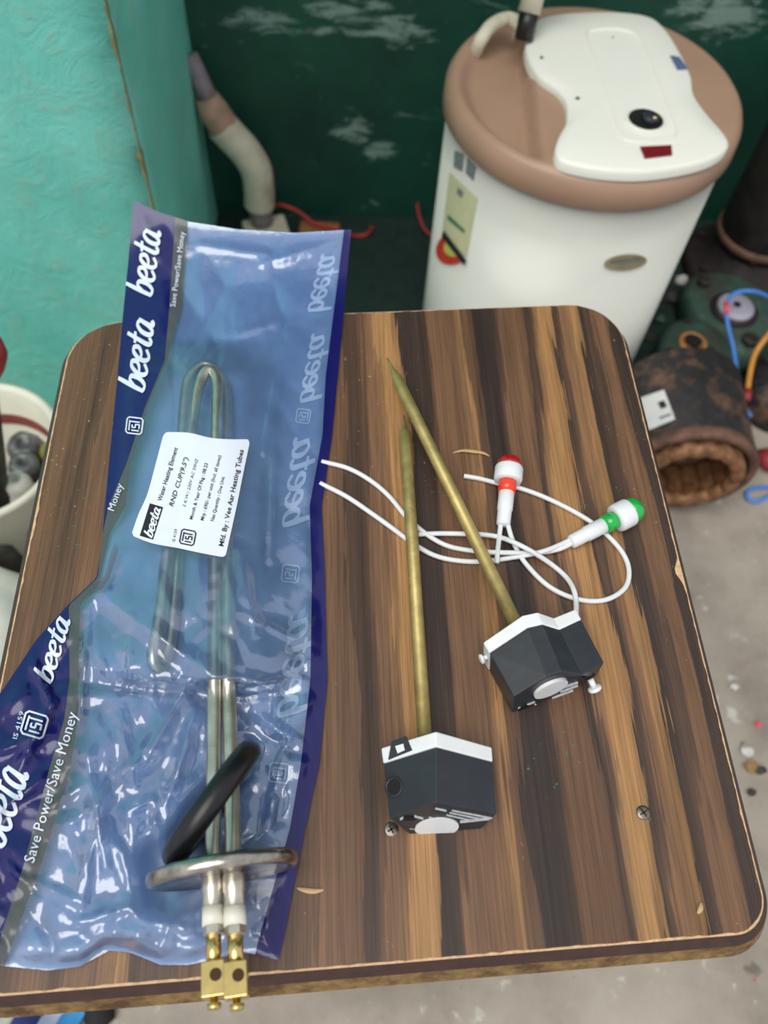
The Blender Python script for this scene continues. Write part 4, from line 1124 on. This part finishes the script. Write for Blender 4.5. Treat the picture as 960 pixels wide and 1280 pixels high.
# upright dark pump body
pc = atf(918, 322, 0.03)
pu = thing('pump_column', 'dark upright metal motor cylinder on a flanged base by the wall', 'motor', (pc.x + .02, pc.y, 0))
c0 = Vector((pc.x + .02, pc.y, 0))
obj('base_flange', *lathe([(.100, 0), (.104, .006), (.104, .020), (.096, .026), (.070, .030), (.066, .06), (.060, .064)], c0, seg=48), 'pump_base', pu, True)
cyb = obj('body', *lathe([(.050, .075), (.066, .080), (.068, .086), (.068, .44), (.060, .452), (.02, .456)], c0, seg=48), 'pump_dark', pu, True)
obj('body_band', *lathe([(.066, .078), (.0715, .080), (.0715, .092), (.066, .094)], c0, seg=48), 'iron_rust', pu, True)
for q in range(10):
    an = 2 * math.pi * q / 10; obj('vent_post', *box(c0 + Vector((math.cos(an) * .058, math.sin(an) * .058, .068)), (.012, .012, .03), an), 'pump_base', pu)
for q in range(6):
    an = 2 * math.pi * (q + .3) / 6; obj('flange_bolt', *lathe([(.007, .024), (.007, .034), (.005, .036)], c0 + Vector((math.cos(an) * .088, math.sin(an) * .088, 0)), seg=6), 'pump_dark', pu)
# green casting with two openings
gc = atf(890, 408, 0.05)
pcg = thing('pump_casing', 'green painted cast pump casing with a bored hole, beside the water heater', 'pump casing', (gc.x, gc.y, 0))
def blob(loop_px, z, h_):
    L_ = [atf(x, y, z) for x, y in loop_px]; L_ = [Vector(p) for p in catmull([tuple(p) for p in L_], 4, True)]
    c_ = sum(L_, Vector()) / len(L_); lo = [p + Vector((0, 0, -h_)) + (p - c_) * 0.06 for p in L_]; hi = [p - (p - c_) * 0.12 + Vector((0, 0, .006)) for p in L_]
    V = lo + L_ + hi; n = len(L_)
    F = [tuple(reversed(range(n))), tuple(range(2 * n, 3 * n))] + [(j * n + i, j * n + (i + 1) % n, (j + 1) * n + (i + 1) % n, (j + 1) * n + i) for j in range(2) for i in range(n)]
    return V, F
fixn(obj('casing_body', *blob([(828, 428), (840, 405), (870, 398), (905, 418), (925, 446), (918, 475), (880, 486), (842, 470)], .055, .055), 'cast_green', pcg, True))
fixn(obj('casing_arm', *blob([(858, 352), (890, 340), (935, 350), (962, 378), (960, 425), (940, 446), (915, 440), (880, 412), (862, 385)], .045, .045), 'cast_green', pcg, True))
hc = atf(866, 428, .064)
hr = obj('bored_ring', *lathe([(.022, -.004), (.0225, .0015), (.0165, .003), (.0155, -.002)], hc, seg=30), 'cast_ring', pcg, True)
obj('bore', *lathe([(.0135, 0.0), (.0135, .0022)], hc + Vector((.002, .004, 0)), seg=24), 'black_deep', hr)
hc = atf(919, 385, .056)
fd = obj('flange_disc', *lathe([(.030, -.010), (.030, .004), (.027, .007), (.009, .008)], hc, seg=36), 'lilac_disc', pcg, True)
obj('shaft_hole', *lathe([(.0065, 0), (.0065, .0088)], hc, seg=20), 'black_deep', fd)
obj('disc_collar', *lathe([(.036, -.012), (.040, -.004), (.036, .001)], hc, seg=36), 'pump_base', pcg, True)
for x, y, s in ((880, 352, .012), (938, 425, .014), (838, 442, .010), (905, 455, .012), (886, 440, .010), (858, 405, .010)):
    p = atf(x, y, .056); obj('casing_bolt', *lathe([(s, -.006), (s, .004), (s * .7, .007)], p, seg=6), 'pump_dark', pcg)
# grey cover leaning at the right
gd = atf(985, 482, .05)
cvr = thing('motor_end_cover', 'dark grey round motor end cover beside the stator', 'motor part', (gd.x, gd.y, 0))
obj('dish', *lathe([(.060, 0.0), (.062, .02), (.055, .052), (.030, .060), (.012, .061)], (gd.x, gd.y, 0), seg=44), 'iron_black', cvr, True)
obj('hub', *lathe([(.034, .056), (.034, .064), (.028, .068), (.010, .068)], (gd.x, gd.y, 0), seg=36), 'grey_disc', cvr, True)
for q in range(6):
    an = 2 * math.pi * q / 6; obj('rib', *box(Vector((gd.x + math.cos(an) * .045, gd.y + math.sin(an) * .045, .052)), (.03, .006, .014), an), 'iron_black', cvr)
def fwire(name, pts, m, label, r=.0032):
    return tag(obj(name, *tube([Vector(p) for p in catmull([tuple(atf(*p)) for p in pts], 8)], r, 10), m, None, True), label, 'wire')
bw = fwire('blue_wire', [(962, 372, .10), (946, 365, .12), (928, 364, .12), (914, 370, .115), (908, 386, .11), (910, 408, .095), (916, 432, .085), (920, 458, .08), (922, 488, .085), (928, 505, .08), (938, 520, .06)], 'wire_blue', 'blue wire looping over the lilac flange disc')
bj = [atf(923, 486, .086), atf(926, 498, .086)]
obj('wire_joint', *tube(bj, .0052, 12), 'wire_pink', bw, True)
bj = [atf(908, 378, .114), atf(908.5, 392, .109)]
obj('wire_joint', *tube(bj, .0040, 12), 'wire_pink', bw, True)
ow = fwire('orange_wire', [(972, 405, .10), (956, 424, .10), (944, 442, .09), (938, 464, .085), (934, 492, .08)], 'wire_orange', 'orange wire curving down beside the blue wire', .0040)
obj('wire_joint', *tube([atf(935, 488, .081), atf(933, 500, .08)], .006, 12), 'grip_red', ow, True)
fwire('blue_wire', [(972, 610, .004), (950, 609, .005), (934, 614, .004), (936, 624, .004), (950, 626, .004), (966, 616, .004)], 'wire_blue', 'short loop of blue wire on the concrete by the stator', .003)
blk = obj('rag_scrap', *lump(atf(968, 575, .012), (.03, .022, .016), 3, .5), 'grip_red', None, True); tag(blk, 'red scrap beside the open end of the stator', 'scrap')
# crumbs on the concrete
for i, (x, y, s, m, lb) in enumerate(((888, 872, .012, 'stone_pale', 'large pale stone chip on the concrete beside the stool'), (934, 938, .009, 'stone_pale', 'pale stone chip on the concrete next to a tan chip'),
        (940, 958, .009, 'stone_tan', 'tan stone chip on the concrete with a dark crumb'), (950, 962, .008, 'stone_dark', 'dark crumb touching the tan chip'),
        (948, 905, .005, 'wire_pink', 'small red plastic crumb on the concrete'), (940, 990, .006, 'stone_dark', 'small dark crumb lying alone on the concrete'),
        (918, 858, .006, 'stone_pale', 'small pale stone chip near the large pale chip'))):
    p = atf(x, y, s * .5); p.z = s * .40
    tag(obj('stone_chip', *lump(p, (s, s * .75, s * .6), i, .5), m), lb, 'stone chip')

for i, (x, y, s, m, lb) in enumerate(((838, 372, .016, 'stone_dark', 'dark stone lump on the ground behind the green casing'), (852, 350, .012, 'stone_pale', 'pale stone chip on the ground behind the green casing'),
        (826, 398, .012, 'cast_green', 'green painted stone lump between water heater and casing'), (812, 420, .010, 'stone_dark', 'small dark crumb close to the water heater'))):
    p = atf(x, y, s * .5); p.z = s * .40
    tag(obj('stone_chip', *lump(p, (s, s * .8, s * .7), i + 11, .5), m), lb, 'stone chip')

# ------------------------------------------------------------------ tub at the left
tz = 0.20
a_, b_ = atf(32, 488, tz), atf(28, 642, tz)
TR = 0.150; tcx = a_.x - 0.045; tcy = (a_.y + b_.y) / 2
hy = (a_.y - b_.y) / 2
tub = thing('plastic_tub', 'white plastic tub holding metal scrap beside the stool', 'tub', (tcx, tcy, 0))
TR = math.hypot(hy, 0.05) / 1.06
obj('tub_wall', *lathe([(TR * .80, 0), (TR * .82, .003), (TR * .98, tz - .01), (TR * 1.05, tz - .008), (TR * 1.06, tz), (TR * 1.0, tz + .002), (TR * .95, tz - .004), (TR * .79, .006), (.005, .006)], (tcx, tcy, 0), seg=64), 'tub_white', tub, True)
obj('tub_stripe', *lathe([(TR * .884, tz - .062), (TR * .900, tz - .044)], (tcx, tcy, 0), seg=64, caps=False), 'tub_stripe', tub, True)
for i, (dx, dy, s, h_, m) in enumerate(((.058, -.050, .024, .13, 'scrap_grey'), (.072, .012, .020, .12, 'scrap_dark'), (.022, .066, .024, .12, 'scrap_grey'), (.036, -.012, .016, .150, 'stone_pale'), (.060, .052, .016, .125, 'scrap_olive'), (.006, -.072, .028, .12, 'scrap_dark'), (.030, .028, .020, .13, 'scrap_grey'))):
    pz = lathe([(s * .9, 0), (s, .008), (s, h_ - .012), (s * .8, h_ - .004), (s * .35, h_ - .002), (s * .3, h_ - .03)], (tcx + dx, tcy + dy, .007), seg=20)
    tag(obj('metal_scrap', *pz, m, None, True), ['grey bushing in the white tub next to the handle', 'dark bushing in the white tub by the scrap', 'grey bushing by the far rim of the white tub', 'small pale plug in the white tub', 'olive plug by the rim of the white tub', 'wide dark bushing in the white tub', 'grey bushing between the plugs in the white tub'][i], 'scrap')
tl_ = thing('standing_tool', 'dark tool with a red head standing in the white tub', 'tool', (tcx - .03, tcy, .0))
g0, g1 = Vector((tcx - .032, tcy - .005, .008)), aty(-18, 474, tcy - .03)
g2 = aty(-11, 440, tcy - .03)
obj('shaft', *tube([g0, lerp(g0, g1, .6), g1], .012, 16, True, [.016, .013, .010]), 'scrap_dark', tl_, True)
obj('grip', *tube([g1, lerp(g1, g2, .5), g2, g2 + (g2 - g1) * .4], .017, 16, True, [.011, .015, .015, .008]), 'grip_red', tl_, True)
# white sack in front of it
sx = atf(-52, 818, .10)
V, F = [], []
bm = bmesh.new(); bmesh.ops.create_icosphere(bm, subdivisions=4, radius=1)
for v in bm.verts:
    q = v.co; r_ = 1 + .10 * mnoise.noise(q * 2.2) + .03 * mnoise.noise(q * 7)
    V.append(Vector((sx.x - .015, sx.y, .0)) + Vector((q.x * .125 * r_, q.y * .120 * r_, max(0.0, .085 + q.z * .09 * r_))))
F = [tuple(v.index for v in f.verts) for f in bm.faces]; bm.free()
tag(obj('white_sack', V, F, 'sack_white', None, True), 'plump white sack on the floor in front of the tub', 'sack')

# ------------------------------------------------------------------ striped cloth below the stool
cl = thing('striped_cloth', 'blue and white striped cloth folded on the floor under the stool edge', 'cloth', atf(70, 1275, 0))
def strip(name, xs, m):
    V = []
    n = 14
    for j in range(n + 1):
        y = 1225 + 130 * j / n
        for x in xs:
            xx = x - (y - 1262) * 0.62 + 3 * math.sin(j * .9)
            p = atf(xx, y, 0.012 + .008 * math.sin(xx / 16.0) + .004 * math.sin(j * 1.1)); V.append(p)
    k0 = len(V); m_ = len(xs)
    V += [Vector((p.x, p.y, .0005)) for p in V[:k0]]
    F = [(j * m_ + i, (j + 1) * m_ + i, (j + 1) * m_ + i + 1, j * m_ + i + 1) for j in range(n) for i in range(m_ - 1)]
    F += [tuple(k0 + q for q in reversed(f)) for f in F]
    for j in range(n):
        for i in (0, m_ - 1):
            F.append((j * m_ + i, (j + 1) * m_ + i, k0 + (j + 1) * m_ + i, k0 + j * m_ + i))
    return fixn(obj(name, V, F, m, cl, True))
for nm, xa, xb, m in (('grey_stripe', -40, 26, 'cloth_grey'), ('navy_stripe', 26, 60, 'cloth_navy'), ('pale_stripe', 60, 84, 'cloth_pale'), ('blue_stripe', 84, 112, 'cloth_blue')):
    strip(nm, list(np.linspace(xa, xb, 7)), m)
sh = obj('dark_scrap', *lump(atf(122, 1262, .008), (.016, .02, .010), 4, .4), 'cloth_dark', None, True); tag(sh, 'dark scrap lying against the striped cloth', 'scrap')
